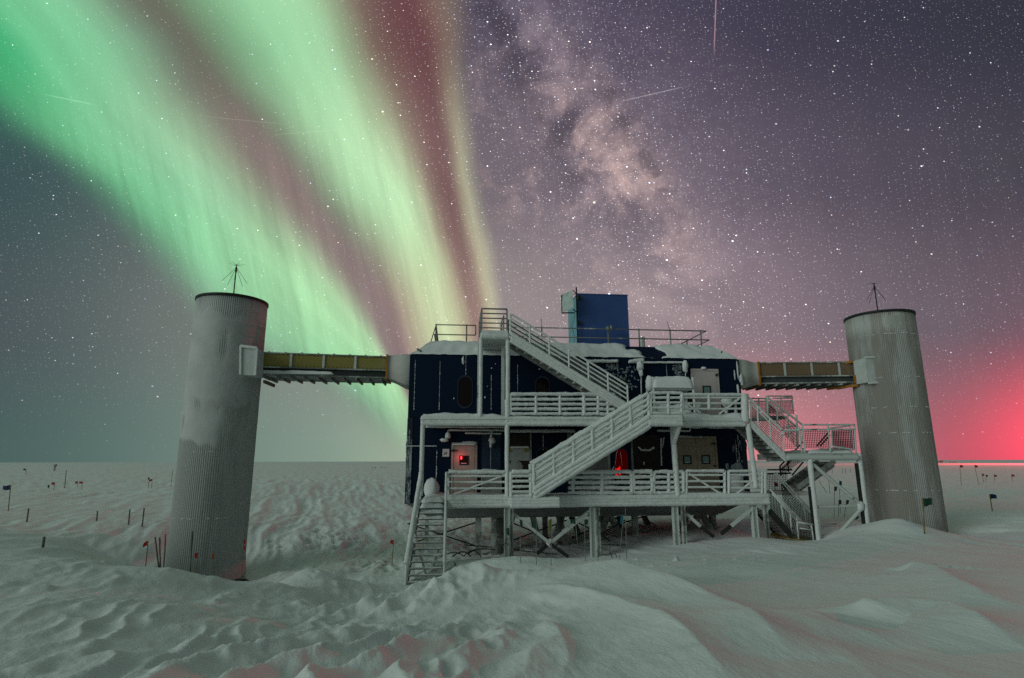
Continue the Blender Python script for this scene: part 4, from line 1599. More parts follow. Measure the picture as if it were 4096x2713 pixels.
railing(up, Z2, 1255, 1880, [1250, 1283, 1342, 1400], (1258, 1530, 1880), YD, .042, .062, .3, .06, ((1262, 1318, 1450, 1445), (1640, 1455, 1850, 1292)))
part(MB().tube(Z2(1908, 1245, YD), Z2(1908, 1540, YD), .15, 10, .2, .08), 'corner_rime', M_RIME, up)
# columns between the decks
post(up, Z3, 372, 180, 1000, YD, .17)
post(up, Z3, 1250, 0, 1060, YD, .175)
a, b = Z4(1150, 275, YD), Z4(1165, 740, YD)
part(MB().tube(a, Vector((a.x + .04, YD, ZLD)), .11, 10, .10, .08), 'post', M_RIME, up)
part(MB().tube(Z4(1225, 268, YS + .1), Z4(1160, 470, YD), .085, 10, .12, .08).tube(Z4(1180, 268, YS + .4), Z4(1160, 440, YD), .06, 10, .12, .08), 'bracket', M_RIME, up)
a = Z4(1938, 250, YD)
part(MB().tube(a, Vector((a.x + .10, YD, ZLD + .3)), .105, 10, .10, .08), 'post', M_RIME, up)


def flight(name, base, label, p0, p1, y0, y1, steps, depth=.34, th=.05, mat=M_RIME, tread_mat=M_RIME, hand=None, bal=6, rr=.05, rime=.28, nr=4, frame_r=None, back=True, rise=.26, parent=None, group=None, solid=False, back_mat=None):
    """stringers from p0 to p1 (centre lines, building frame) at y0 and y1; hand = height of the hand rail above the stringer"""
    t = parent or thing(name, base, label, 'stairs', group)
    p0, p1 = Vector(p0), Vector(p1)
    for i, y in enumerate((y0, y1)):
        a, b = Vector((p0.x, y, p0.z)), Vector((p1.x, y, p1.z))
        mm = mat if (i == 0 or back_mat is None) else back_mat
        m = MB()
        if rime > 0:
            m.bar(a, b, depth * .55, depth * .86, (0, 0, 1)) if False else m.hexa([a + Vector((0, -.04, -depth * .5)), b + Vector((0, -.04, -depth * .5)), b + Vector((0, .04, -depth * .5)), a + Vector((0, .04, -depth * .5)),
                                                                                 a + Vector((0, -.04, depth * .5)), b + Vector((0, -.04, depth * .5)), b + Vector((0, .04, depth * .5)), a + Vector((0, .04, depth * .5))])
            for k in (-.42, -.08, .30):
                m.tube(a + Vector((0, 0, depth * k)), b + Vector((0, 0, depth * k)), depth * .24, 9, rime * .5, .07)
        else:
            m.bar(a, b, .06, depth * .85, (0, 0, 1))
        part(m, 'stringer', mm, t)
    m = MB()
    for k in range(steps):
        f = (k + .5) / steps
        x, z = p0.x + (p1.x - p0.x) * f, p0.z + (p1.z - p0.z) * f
        w = abs(p1.x - p0.x) / steps * .55
        m.box(x - w, x + w, y0 + .05, y1 - .05, z - .03, z + .03)
        if solid:
            m.box(x - w * .9, x + w * .9, y0 + .06, y1 - .06, z - .20, z - .035)
    part(m, 'treads', tread_mat, t)
    if hand:
        for i, y in enumerate((y0, y1) if back else (y0,)):
            m = MB()
            mm = mat if (i == 0 or back_mat is None) else back_mat
            for q in range(nr):
                h = depth * .5 + (hand - depth * .5) * (q + 1) / nr
                m.tube((p0.x, y, p0.z + h), (p1.x, y, p1.z + h), rr * (1.25 if q == nr - 1 else 1), 8, rime, .06)
            for k in range(bal):
                f = k / (bal - 1)
                x, z = p0.x + (p1.x - p0.x) * f, p0.z + (p1.z - p0.z) * f
                m.tube((x, y, z), (x, y, z + hand), rr * 1.15, 8, rime, .06)
            part(m, 'handrail', mm, t)
    return t


# stair 1: lower deck -> upper deck, in front of everything
a, b = Z3(1530, 975, YS), Z4(910, 215, YS)
a.z, b.z = a.z, b.z
st1 = flight('rimed_staircase', (a.x, YS, a.z - .3), 'frost caked staircase climbing right from the lower deck to the upper deck', a, b, YS, YD - .12, 14, .44, hand=1.02, bal=7, rr=.064, rime=.42, nr=4)
# stair 2: upper deck -> roof
a, b = F(2513, 1634, YD - .06), F(2042, 1346, YD - .06)
YR1 = YD + .95
st2 = flight('roof_staircase', (a.x, YD, a.z - .3), 'white staircase climbing left from the upper deck to the roof platform', a, b, YD - .06, YR1, 14, .36, hand=.92, bal=7, rr=.034, rime=.16, nr=4, mat=M_RIME, back_mat=M_RAIL)
# platform and cage at its head
xa, xb = F(1922, 1345, YD).x, F(2034, 1345, YD).x
zt, zb2 = F(1980, 1334, YD).z, F(1980, 1358, YD).z
m = MB()
m.box(xa, xb, YD - .04, .4, zb2 + .02, zt - .02)
m.tube((xa, YD - .04, (zt + zb2) / 2), (xb, YD - .04, (zt + zb2) / 2), (zt - zb2) / 2 + .02, 10, .12, .06)
part(m, 'platform', M_RIME, st2)
part(MB().box(xa + .04, xb - .04, YD - .03, YD, zt + .01, zt + .12), 'kick_plate', M_RIME, st2)
m = MB()
ztop = F(1980, 1236, YD).z
for y in (YD,):
    for k in range(5):
        z = zt + .22 + (ztop - zt - .22) * k / 4
        m.tube((xa + .04, y, z), (xb - .06, y, z), .026 if k < 4 else .032, 8, .1, .1)
for x in (xa + .04, xb - .06):
    m.tube((x, YD, zt - .05), (x, YD, ztop), .03, 8, .1, .1)
for k in range(5):
    z = zt + .22 + (ztop - zt - .22) * k / 4
    m.tube((xa + .04, YD, z), (xa + .04, .3, z), .024, 8, .1, .2)
    m.tube((xb - .1, YD + 1.05, z), (xb - .1, .5, z), .024, 8, .1, .2)
for y in (-1.1, -.3, .3):
    m.tube((xa + .04, y, zt - .05), (xa + .04, y, ztop), .026, 8, .1, .2)
for y in (YD + 1.05, .5):
    m.tube((xb - .1, y, zt - .05), (xb - .1, y, ztop), .026, 8, .1, .2)
part(m, 'guard_cage', M_RAIL, st2)
for (fx, yl, mt, w) in ((1924, YD, M_RIME, .15), (2031, YD, M_RIME, .17)):
    q = F(fx, 1360, yl)
    part(MB().tube((q.x, yl, zb2 + .05), (q.x, yl, zt1), w / 2, 10, .12, .08), 'post', mt, st2)
for (fx, yl) in ((1917, YR1), (2012, YR1)):
    q = F(fx, 1420, yl)
    part(MB().bar((q.x, yl, zb2 + .05), (q.x, yl, zt1), .13, .10, (0, 1, 0)), 'post', M_STEELF, st2)

# stair 3: lower deck -> snow, coming towards the viewer on the left
top_l, top_r = Z3(345, 1000, YD), Z3(612, 1000, YD)
ZTOP = ZLD
foot_y = -4.35
fl, fr = F(1622, 2340, foot_y), F(1776, 2330, foot_y)
st3 = thing('ground_staircase', ((fl.x + fr.x) / 2, foot_y, fl.z), 'open metal staircase leading from the snow up to the left end of the lower deck', 'stairs')
zf = min(fl.z, fg(fl.x + .8, foot_y) + .05)
for (t0, f0, w) in ((top_l, fl, .17), (top_r, fr, .10)):
    m = MB()
    m.bar((t0.x, YD, ZTOP - .05), (f0.x, foot_y, zf - .3), .06, .24, (0, 0, 1))
    part(m, 'stringer', M_STEELL, st3)
    m = MB()
    m.tube((t0.x, YD - .02, ZTOP + .95), (f0.x, foot_y, zf + .62), w / 2, 9, .2, .08)
    m.tube((t0.x, YD - .02, ZTOP + .5), (f0.x, foot_y, zf + .25), .03, 8, .2, .08)
    for k in range(5):
        f = k / 4
        x, y, z = t0.x + (f0.x - t0.x) * f, YD + (foot_y - YD) * f, ZTOP + (zf - ZTOP) * f
        m.tube((x, y, z - .1), (x, y, z + .95 - .33 * f), .035, 8, .2, .08)
    part(m, 'handrail', M_RIME if w > .12 else M_STEELF, st3)
NS = 14
m, ms = MB(), MB()
for k in range(NS):
    f = (k + .6) / NS
    x0, x1 = top_l.x + (fl.x - top_l.x) * f, top_r.x + (fr.x - top_r.x) * f
    y, z = YD + (foot_y - YD) * f, ZTOP + (zf - ZTOP) * f
    dpt = .22 if k == 6 else .085
    m.box(x0 + .03, x1 - .03, y - dpt, y + dpt, z - .035, z + .0)
    if k < 5:
        ms.snowslab(x0 + .03, x1 - .05, y - .14, y + .17, z, .16 - .02 * k, .06, .10, .07)
    else:
        ms.snowslab(x0 + .05, x1 - .05, y - dpt, y + dpt, z + .0, .02, .018, .08, .02)
part(m, 'treads', M_RAIL, st3)
part(ms, 'tread_snow', M_SNOWCAP, st3)
m = MB()
for x0, x1, y in ((fl.x + .35, fl.x + .75, -3.4), (fl.x + 1.0, fl.x + .62, -3.3)):
    m.bar((x0, y, zf + .9), (x1, y, zf - .35), .07, .10, (0, 1, 0))
m.bar((fl.x + .15, -3.2, zf + 1.4), (fl.x + .15, -3.2, zf - .4), .12, .12)
m.bar((fl.x + .55, -2.6, zf + 1.9), (fl.x + .55, -2.6, zf - .4), .12, .12)
part(m, 'support', M_STEELF, st3)

# things standing on the decks
q = Z3(460, 985, -1.0)
single(MB().ball(Vector((q.x, -1.0, ZLD + .28)), .33, 20, 14, .16, (.85, .9, 1.4)), 'snow_covered_drum', M_SNOWCAP, (q.x, -1.0, ZLD), 'rounded drum shaped lump buried in snow at the head of the left stair', 'snow mound')
a, b, c, e = rect(Z3, 955, 735, 1215, 1000, -.7)
m = MB().box(a + .1, b - .1, -1.0, -.3, ZLD, e - .1)
bx = thing('rimed_crate', ((a + b) / 2, -.65, ZLD), 'frost covered crate on the lower deck right of the beige door', 'crate')
part(m, 'crate_body', M_GREYPANEL, bx)
part(MB().snowslab(a + .02, b - .02, -1.05, -.25, e - .1, .12, .08, .10, .1), 'crate_snow', M_SNOWCAP, bx)
for i, (fn, x0, x1, yt, lab_) in enumerate(((Z4, 1755, 1890, 800, 'snow crusted drum on the lower deck right of the double door'), (Z4, 430, 540, 790, 'snow crusted drum on the lower deck under the red oval window'))):
    a, b, c, e = rect(fn, x0, yt, x1, 950, -.8)
    d = thing('rimed_drum', ((a + b) / 2, -.8, ZLD), lab_, 'drum')
    part(MB().tube(((a + b) / 2, -.8, ZLD), ((a + b) / 2, -.8, e), (b - a) / 2, 16, .06, .1), 'drum_body', M_RIME, d)
    part(MB().ball(((a + b) / 2, -.8, e), (b - a) / 2, 14, 8, .2, (1, 1, .3)), 'drum_snow', M_SNOWCAP, d)
# rack with a heap of snow on the upper deck
a, b, c, e = rect(Z2, 862, 1072, 1328, 1212, -.9)
rk = thing('gear_rack', ((a + b) / 2, -.9, ZUD), 'steel rack on the upper deck topped by a thick pillow of snow', 'rack')
m = MB()
for x in (a + .22, b - .02):
    for y in (-1.3, -.5):
        m.tube((x, y, ZUD), (x, y, e - .05), .05, 8, .25, .08)
m.box(a + .22, b - .05, -1.3, -.5, c + .0, c + .06)
part(m, 'rack_frame', M_RIME, rk)
part(MB().snowslab(a + .17, b - .02, -1.42, -.4, c + .06, (e - c) * .92, .05, .08, .28), 'rack_snow', M_SNOWCAP, rk)
part(MB().ball((a + .1, -1.2, c + .25), .2, 12, 8, .3, (.9, .8, 1.7)), 'hung_snow', M_SNOWCAP, rk)
part(MB().snowslab(a + .25, b - .1, -1.3, -.5, ZUD + .25, .35, .12, .1, .2), 'shelf_snow', M_SNOWCAP, rk)
q = Z2(1720, 1310, -.8)
m = MB().ball((q.x, -.8, ZUD + .75), .28, 14, 10, .3, (1, .8, .8)).tube((q.x - .1, -.8, ZUD), (q.x - .05, -.8, ZUD + .7), .07, 8, .3, .08).tube((q.x + .35, -.8, ZUD), (q.x + .35, -.8, ZUD + .85), .06, 8, .3, .08)
single(m, 'rimed_valve_stand', M_RIME, (q.x, -.8, ZUD), 'rimed pipe stand on the upper deck right of the pale door', 'pipe stand')
q = Z2(1420, 1335, -.35)
single(MB().ball((q.x, -.35, ZUD + .62), .12, 12, 8, .2, (1, .9, 1.6)).tube((q.x, -.35, ZUD), (q.x, -.35, ZUD + .5), .03, 8, .2, .08), 'rimed_bollard', M_RIME, (q.x, -.35, ZUD), 'small rimed post in front of the pale upper door', 'post')

# ------------------------------------------------------------------ roof: railings, hut, reflector
YRR = .95
rr_ = thing('roof_railing', (Z2(900, 750, YRR).x, YRR, ZR), 'galvanised two rail guard along the roof edge beside the blue hut', 'railing', 'roof edge railings')
m = MB()
xe = Z2(1500, 585, YRR).x
ztR, zmR = Z2(800, 573, YRR).z, Z2(800, 667, YRR).z
x0 = Z1(1285, 552, YRR).x
m.tube((x0, YRR, ztR), (xe, YRR, ztR), .028)
m.tube((x0, YRR, zmR), (xe + .12, YRR, zmR), .028)
m.tube((xe, YRR, ztR), (xe, YB - 1, ztR), .028)
m.tube((xe + .12, YRR, zmR), (xe + .12, YB - 1, zmR), .028)
part(m, 'rail', M_RAIL, rr_)
for i, (x, y) in enumerate(((Z1(1612, 560, YRR).x, YRR), (Z2(475, 560, YRR).x, YRR), (Z2(797, 560, YRR).x, YRR), (Z2(1122, 560, YRR).x, YRR), (Z2(1442, 560, YRR).x, YRR), (xe, 3.2), (xe, 5.6))):
    m = MB().tube((x, y, ZR - .05), (x, y, ztR + .04), .034)
    if i in (0, 3): m.tube((x, y, ztR), (x - .12 if i == 3 else x - .02, y, ztR + .42), .016)
    part(m, 'upright', M_RAIL, rr_)
q = Z2(482, 562, YRR)
m = MB().ball(q + Vector((-.06, -.06, 0)), .10, 10, 8, .2).ball(q + Vector((.10, -.05, .03)), .10, 10, 8, .2, (.7, 1, 1.4)).bar(q, q + Vector((.02, 0, -.12)), .05, .05)
single(m, 'roof_floodlight', M_RAIL, (q.x, YRR - .05, q.z), 'twin floodlight clamped to the roof rail in front of the blue hut', 'floodlight')
rl = thing('roof_railing', (Z1(700, 700, YRR).x, YRR, ZR), 'short galvanised guard on the left end of the roof', 'railing', 'roof edge railings')
a, b = Z1(508, 520, YRR), Z1(922, 530, YRR)
z2 = Z1(700, 626, YRR).z
m = MB()
m.tube((a.x, YRR, a.z), (b.x, YRR, a.z), .026).tube((a.x - .06, YRR, z2), (b.x, YRR, z2), .026).tube((b.x, YRR, a.z), (b.x, YRR, z2), .026)
m.tube((a.x, YRR, a.z), (a.x, 7, a.z), .026).tube((a.x - .06, YRR, z2), (a.x - .06, 7, z2), .026)
part(m, 'rail', M_RAIL, rl)
for x, y in ((a.x, YRR), (Z1(828, 520, YRR).x, YRR), (a.x, 2.6), (a.x, 4.5)):
    part(MB().tube((x, y, ZR - .05), (x, y, a.z + .03), .03), 'upright', M_RAIL, rl)
part(MB().tube((a.x - .02, YRR, a.z - .1), (a.x - .22, YRR - .1, ZR), .024), 'stay', M_RAIL, rl)

ht = thing('roof_hut', (Z2(420, 700, 1.5).x, 2.6, ZR), 'plain blue box hut standing on the snowy roof', 'hut')
a, b = Z2(163, 205, 1.5), Z2(680, 217, 1.5)
q = Z2(163, 760, 1.5)
zt = (a.z + b.z) / 2
xa, xb = (a.x + q.x) / 2, (b.x + Z2(703, 755, 1.5).x) / 2
part(MB().box(xa, xb, 1.5, 3.75, ZR - .05, zt), 'hut_wall', M_BLUE, ht)
part(MB().box(xa - .012, xa - .003, 1.52, 3.73, ZR - .05, zt - .02), 'aurora_lit_side', M_BLUELIT, ht, 'left side of the hut painted paler for the aurora light on it')
part(MB().box(xa - .02, xb + .02, 1.48, 3.77, zt + .002, zt + .05), 'hut_roof', M_BLUE, ht)
m = MB()
for yy in (240, 500):
    q = Z1(2000, yy, 1.42)
    m.box(q.x - .05, q.x + .09, 1.36, 1.497, q.z - .09, q.z + .08)
part(m, 'hinge', M_DARK, ht)
q = Z2(845, 690, 1.1)
single(MB().tube((q.x, 1.2, ZR), (q.x, 1.2, Z2(845, 650, 1.2).z), .13, 12, .25, .06, r2=.10), 'roof_vent', M_RIME, (q.x, 1.2, ZR), 'stubby rimed vent pipe on the roof right of the blue hut', 'vent')

rf = thing('reflector_panel', (Z1(1980, 700, 1.35).x, 1.35, ZR), 'pale crumpled square panel on a mast beside the roof hut', 'antenna panel')
m = MB()
q0, q1 = Z1(1976, 130, 1.35), Z1(1990, 735, 1.35)
m.tube((q1.x, 1.35, ZR), (q1.x, 1.35, q0.z), .035)
part(m, 'mast', M_DARK, rf)
c = [Z1(1820, 205, 1.25), Z1(1932, 158, .85), Z1(1942, 345, .85), Z1(1826, 395, 1.25)]
m = MB()
N = 10
idx = {}
for i in range(N + 1):
    for j in range(N + 1):
        u, v = i / N, j / N
        p = (c[0] * (1 - u) + c[1] * u) * (1 - v) + (c[3] * (1 - u) + c[2] * u) * v
        dpt = .05 * n1(u * 3 + 5, v * 3) + .06 * abs(n1(u * 2 + v * 3, v * 2 - u))
        for s in (0, 1):
            idx[i, j, s] = len(m.v)
            m.v.append(p + Vector((.3, .95, 0)) * (dpt + s * .03))
for i in range(N):
    for j in range(N):
        m.face((idx[i, j, 0], idx[i, j + 1, 0], idx[i + 1, j + 1, 0], idx[i + 1, j, 0]))
        m.face((idx[i, j, 1], idx[i + 1, j, 1], idx[i + 1, j + 1, 1], idx[i, j + 1, 1]))
part(m, 'panel', M_PALE, rf)
m = MB()
m.bar(Z1(1822, 398, 1.25), Z1(1955, 396, 1.3), .05, .05)
m.bar(Z1(1938, 160, .9), Z1(1978, 200, 1.35), .03, .03)
m.bar(Z1(1930, 200, .9), Z1(1978, 200, 1.35), .03, .03)
m.bar(Z1(1940, 360, .9), Z1(1984, 395, 1.35), .03, .03)
m.bar(Z1(1818, 210, 1.26), Z1(1822, 398, 1.26), .03, .03)
part(m, 'bracket', M_DARK, rf)
m = MB()
pp = [Z1(1957, 360, 1.38), Z1(1950, 470, 1.4), Z1(1925, 540, 1.42), Z1(1945, 600, 1.44), Z1(1958, 650, 1.45), Z1(1950, 710, 1.45)]
m.path(pp, .009, 6)
part(m, 'cable', M_CABLE, rf)

# ------------------------------------------------------------------ cable towers
def tower(X, Y, r, zb, zt, mat, label, seed, frost_rows):
    t = thing('cable_tower', (X, Y, zb), label, 'tower', 'corrugated cable towers', frame=False)
    NA = 113 * 6
    rows = []
    zc = zb
    while zc < zt - .02:
        rows += [zc, min(zt, zc + 1.30) - .004]
        zc += 1.30
    rows[-1] = zt
    m = MB()
    for i, z in enumerate(rows):
        rr = r + (.006 if i % 2 == 0 else 0)
        for k in range(NA):
            a = 2 * PI * k / NA
            q = rr + .0095 * math.cos(113 * a)
            m.v.append(Vector((X + q * math.cos(a), Y + q * math.sin(a), z)))
    for i in range(len(rows) - 1):
        for k in range(NA):
            k2 = (k + 1) % NA
            m.face((i * NA + k, i * NA + k2, (i + 1) * NA + k2, (i + 1) * NA + k), True)
    c = len(m.v)
    m.v.append(Vector((X, Y, zt - .05)))
    top = (len(rows) - 1) * NA
    for k in range(NA):
        m.face((top + k, top + (k + 1) % NA, c))
    part(m, 'corrugated_shell', mat, t)
    m = MB()
    n = 72
    for (q, z) in ((r + .020, zt - .05), (r + .045, zt - .05), (r + .045, zt + .05), (r - .06, zt + .05)):
        for k in range(n):
            a = 2 * PI * k / n
            m.v.append(Vector((X + q * math.cos(a), Y + q * math.sin(a), z)))
    for i in range(3):
        for k in range(n):
            k2 = (k + 1) % n
            m.face((i * n + k, i * n + k2, (i + 1) * n + k2, (i + 1) * n + k), True)
    part(m, 'rim', M_DARK, t)
    rnd = random.Random(seed)
    for z in frost_rows:
        m = MB()
        a = -PI * .95
        while a < -.05:
            da = rnd.uniform(.02, .16)
            if rnd.random() < .38:
                n_ = max(1, int(da / .03))
                for k in range(n_):
                    a0 = a + da * k / n_
                    p0 = Vector((X + (r + .012) * math.cos(a0), Y + (r + .012) * math.sin(a0), z + rnd.uniform(-.02, .02)))
                    a1 = a + da * (k + 1) / n_
                    p1 = Vector((X + (r + .012) * math.cos(a1), Y + (r + .012) * math.sin(a1), z + rnd.uniform(-.02, .02)))
                    m.tube(p0, p1, rnd.uniform(.006, .022), 6, .5, .04)
            a += da
        part(m, 'seam_frost', M_RIME, t)
    return t


T1X, T1Y, T1R = -11.60, 23.0, 1.335
T2X, T2Y, T2R = 16.33, 24.8, 1.325
z1t = tY(539, 679, T1Y - T1R).z
z2t = tY(2026, 717, T2Y - T2R).z
tw1 = tower(T1X, T1Y, T1R, -5.0, z1t, M_TOWER1, 'tall corrugated tower mostly coated in rime, standing in a wind scooped hollow', 5,
            (tY(472, 1200, T1Y - T1R).z, tY(472, 1045, T1Y - T1R).z))
tw2 = tower(T2X, T2Y, T2R, -3.9, z2t, M_TOWER2, 'corrugated bare metal tower beside the outdoor mesh stairs with a snow mound at its foot', 9,
            (tY(2060, 770, T2Y - T2R).z, tY(2060, 1000, T2Y - T2R).z, tY(2060, 870, T2Y - T2R).z, tY(2060, 940, T2Y - T2R).z, tY(2060, 1135, T2Y - T2R).z))
# smooth patches of hard rime plastered over the corrugation
def plaster(t, X, Y, r, ang, z0, z1, half, mat, seed):
    m = MB()
    NA, NZ = 40, 26
    for j in range(NZ + 1):
        v = j / NZ
        for i in range(NA + 1):
            u = i / NA
            a = ang + half * (2 * u - 1)
            edge = min(1.0, 6 * min(u, 1 - u)) * min(1, 5 * v, 5 * (1 - v))
            f = edge * 1.25 + .55 * n1(seed + u * 5, v * 3) + .45 * n1(seed + u * 16, v * 5, 3) - .45
            q = r - .03 + .055 * max(0, min(1, f * 1.5))
            m.v.append(Vector((X + q * math.cos(a), Y + q * math.sin(a), z0 + (z1 - z0) * v)))
    for j in range(NZ):
        for i in range(NA):
            k = j * (NA + 1) + i
            m.face((k, k + 1, k + NA + 2, k + NA + 1), True)
    part(m, 'hard_rime', mat, t)


M_PLAST = material('hard_grey_rime', (.45, .455, .45), .85, bump=.35, bscale=5, var=.08, vscale=1.5)
plaster(tw1, T1X, T1Y, T1R, math.radians(-100), 1.6, z1t - .06, math.radians(100), M_PLAST, 2.2)
plaster(tw1, T1X, T1Y, T1R, math.radians(-120), .2, 4.2, math.radians(85), M_PLAST, 7.7)
plaster(tw2, T2X, T2Y, T2R, math.radians(-95), z2t - .95, z2t - .1, math.radians(22), material('plain_patch_sheet', (.36, .36, .34), .6), 30.0)


def discone(X, Y, z0, z1, r, label, cone):
    t = thing('discone_antenna', (X, Y, z0), label, 'antenna', 'antennas on the towers', frame=False)
    m = MB().tube((X, Y, z0), (X, Y, z1 - .32), .025).tube((X, Y, z1 - .34), (X, Y, z1 - .12), .038).tube((X, Y, z1 - .12), (X, Y, z1), .022)
    part(m, 'mast', M_DARK, t)
    m = MB()
    for k in range(6):
        a = 2 * PI * k / 6 + .3
        m.tube((X, Y, z1 - .02), (X + r * .62 * math.cos(a), Y + r * .62 * math.sin(a), z1 + .03), .0055, 6)
    for k in range(cone):
        a = 2 * PI * k / cone + .1
        m.tube((X, Y, z1 - .12), (X + r * math.cos(a), Y + r * math.sin(a), z1 - .82), .008, 6)
    part(m, 'radials', M_DARK, t)


discone(T1X, T1Y, z1t - .04, tY(546, 612, T1Y).z, .50, 'spidery aerial on a thin mast atop the rime coated tower', 5)
discone(T2X, T2Y, z2t - .04, tY(2017, 655, T2Y).z, .46, 'spidery aerial on a thin mast atop the bare metal tower', 4)

# ------------------------------------------------------------------ cable bridges
def zw2(x0, y0, sc):
    return lambda x, y, yl=.35: F(x0 + x * sc, y0 + y * sc, yl)


B1 = zw2(950, 1350, .31672)
B2 = zw2(2850, 1380, .27449)


def bridge(fn, xs, top, bot, web, label, ply, nribs, boot, studs=4, mark=None, dark=M_STEELL, ya=.35, yb=.35):
    """xs = photo columns of the two ends; top/bot/web = photo rows (start, end) of panel top, panel bottom and web bottom"""
    ys_ = (ya, yb)
    D = 1.35
    P = lambda k, rows: fn(xs[k], rows[k], ys_[k])
    A, Bq = P(0, top), P(1, top)
    Ab, Bb = P(0, bot), P(1, bot)
    Aw, Bw = P(0, web), P(1, web)
    t = thing('cable_bridge', ((A.x + Bq.x) / 2, (ya + yb) / 2, min(Aw.z, Bw.z)), label, 'bridge', 'cable bridges to the towers')
    xa, xb = A.x, Bq.x

    lerp = lambda a, b, f: a + (b - a) * f
    yf = lambda x: lerp(ya, yb, (x - xa) / (xb - xa))

    def slab(x0, x1, za0, za1, zb0, zb1, o0, o1):
        m = MB()
        return m.hexa([(x0, yf(x0) + o0, za0), (x1, yf(x1) + o0, za1), (x1, yf(x1) + o1, za1), (x0, yf(x0) + o1, za0), (x0, yf(x0) + o0, zb0), (x1, yf(x1) + o0, zb1), (x1, yf(x1) + o1, zb1), (x0, yf(x0) + o1, zb0)])
    for k in range(studs):
        f0, f1 = k / studs, (k + 1) / studs
        m = slab(lerp(xa, xb, f0), lerp(xa, xb, f1), lerp(Ab.z, Bb.z, f0), lerp(Ab.z, Bb.z, f1), lerp(A.z, Bq.z, f0), lerp(A.z, Bq.z, f1), 0, D)
        part(m, 'side_panel', ply, t)
    part(slab(xa, xb, Aw.z, Bw.z, Ab.z - .01, Bb.z - .01, .09, D - .09), 'girder', material('girder_grey', (.045, .055, .055), .6, var=.2, vscale=3), t)
    m = MB()
    m.bar((xa, ya - .012, A.z + .02), (xb, yb - .012, Bq.z + .02), .05, .05)
    m.bar((xa, ya - .016, Ab.z - .03), (xb, yb - .016, Bb.z - .03), .07, .05)
    part(m, 'flange', M_STEELL, t)
    for k in range(1, studs):
        f = k / studs
        x = lerp(xa, xb, f)
        part(MB().box(x - .045, x + .045, yf(x) - .04, yf(x) - .012, lerp(Ab.z, Bb.z, f), lerp(A.z, Bq.z, f)), 'batten', M_BOX, t)
    m = MB()
    for k in range(34):
        f = (k + .5) / 34
        x = lerp(xa, xb, f)
        for z in (lerp(A.z, Bq.z, f) - .05, lerp(Ab.z, Bb.z, f) + .05):
            m.box(x - .012, x + .012, yf(x) - .014, yf(x) + .005, z - .012, z + .012)
    part(m, 'bolt_row', M_DARK, t)
    part(slab(xa, xb, Aw.z - .06, Bw.z - .06, Aw.z - .004, Bw.z - .004, -.05, D + .35), 'floor_plate', dark, t)
    for k in range(nribs):
        f = (k + .6) / nribs
        x = lerp(xa, xb, f)
        z = lerp(Aw.z, Bw.z, f)
        part(MB().box(x - .035, x + .035, yf(x) - .02, yf(x) + D + .42, z - .15, z - .061), 'rib', M_STEELL, t)
    for k in range(8):
        f = (k + .6) / 8
        x, z = lerp(xa, xb, f), lerp(A.z, Bq.z, f)
        part(MB().box(x - .03, x + .03, yf(x) + .02, yf(x) + D, z + .046, z + .09), 'roof_rib', M_STEELF, t)
    # canvas boot against the building
    (bx0, t0, b0, bx1, t1, b1) = boot
    y0 = ya if abs(bx0 - xs[0]) < 60 else yb
    y1 = y0 + D
    p, q, u, v = fn(bx0, t0, y0 - .02), fn(bx0, b0, y0 - .02), fn(bx1, t1, .02), fn(bx1, b1, .02)
    m = MB()
    N = 8
    ids = []
    for k in range(N + 1):
        f = k / N
        s = f * f * (3 - 2 * f)
        x = p.x + (u.x - p.x) * f
        zt_, zb_ = p.z + (u.z - p.z) * s, q.z + (v.z - q.z) * s
        yy = (y0 - .03) + (.10 - y0 + .03) * s + .03 * math.sin(f * 7)
        yb = y1 + .3 * s
        ids.append(len(m.v))
        m.v += [Vector((x, yy, zb_)), Vector((x, yy - .015, (zb_ + zt_) / 2)), Vector((x, yy, zt_)), Vector((x, yb, zt_)), Vector((x, yb, zb_))]
    for a, b in zip(ids, ids[1:]):
        for k in range(5):
            m.face((a + k, b + k, b + (k + 1) % 5, a + (k + 1) % 5), k in (0, 1))
    part(m, 'canvas_boot', M_CANVAS, t)
    m = MB().bar((p.x, y0 - .06, q.z - .05), (p.x, y0 - .06, p.z + .04), .07, .07, (0, 1, 0))
    m.bar((p.x, y0 - .02, q.z - .03), (p.x, y1 + .2, q.z - .03), .07, .05)
    part(m, 'ochre_flange', M_OCHRE, t)
    return t, (xa, A, Ab, Aw), (xb, Bq, Bb, Bw)


br1, e1, _ = bridge(B1, (262, 1885), (196, 252), (362, 410), (455, 500), 'cable bridge with olive yellow side panels running to the rime coated tower', M_PLY, 10,
                    (1893, 226, 512, 2178, 206, 600), ya=-.45, yb=.30)
br2, _, e2 = bridge(B2, (655, 2235), (270, 255), (455, 436), (552, 528), 'cable bridge with brown side panels running to the bare metal tower', M_PLYB, 10,
                    (660, 258, 578, 392, 205, 632), ya=.30, yb=-.95)
m = MB()
xs = np.linspace(e1[0], e1[0] + 3.2, 30)
m.snowslab(e1[0] + .02, e1[0] + 3.0, -.47, -.36, e1[3].z - .004, .13, .04, .10, .05)
part(m, 'girder_snow', M_SNOWCAP, br1)
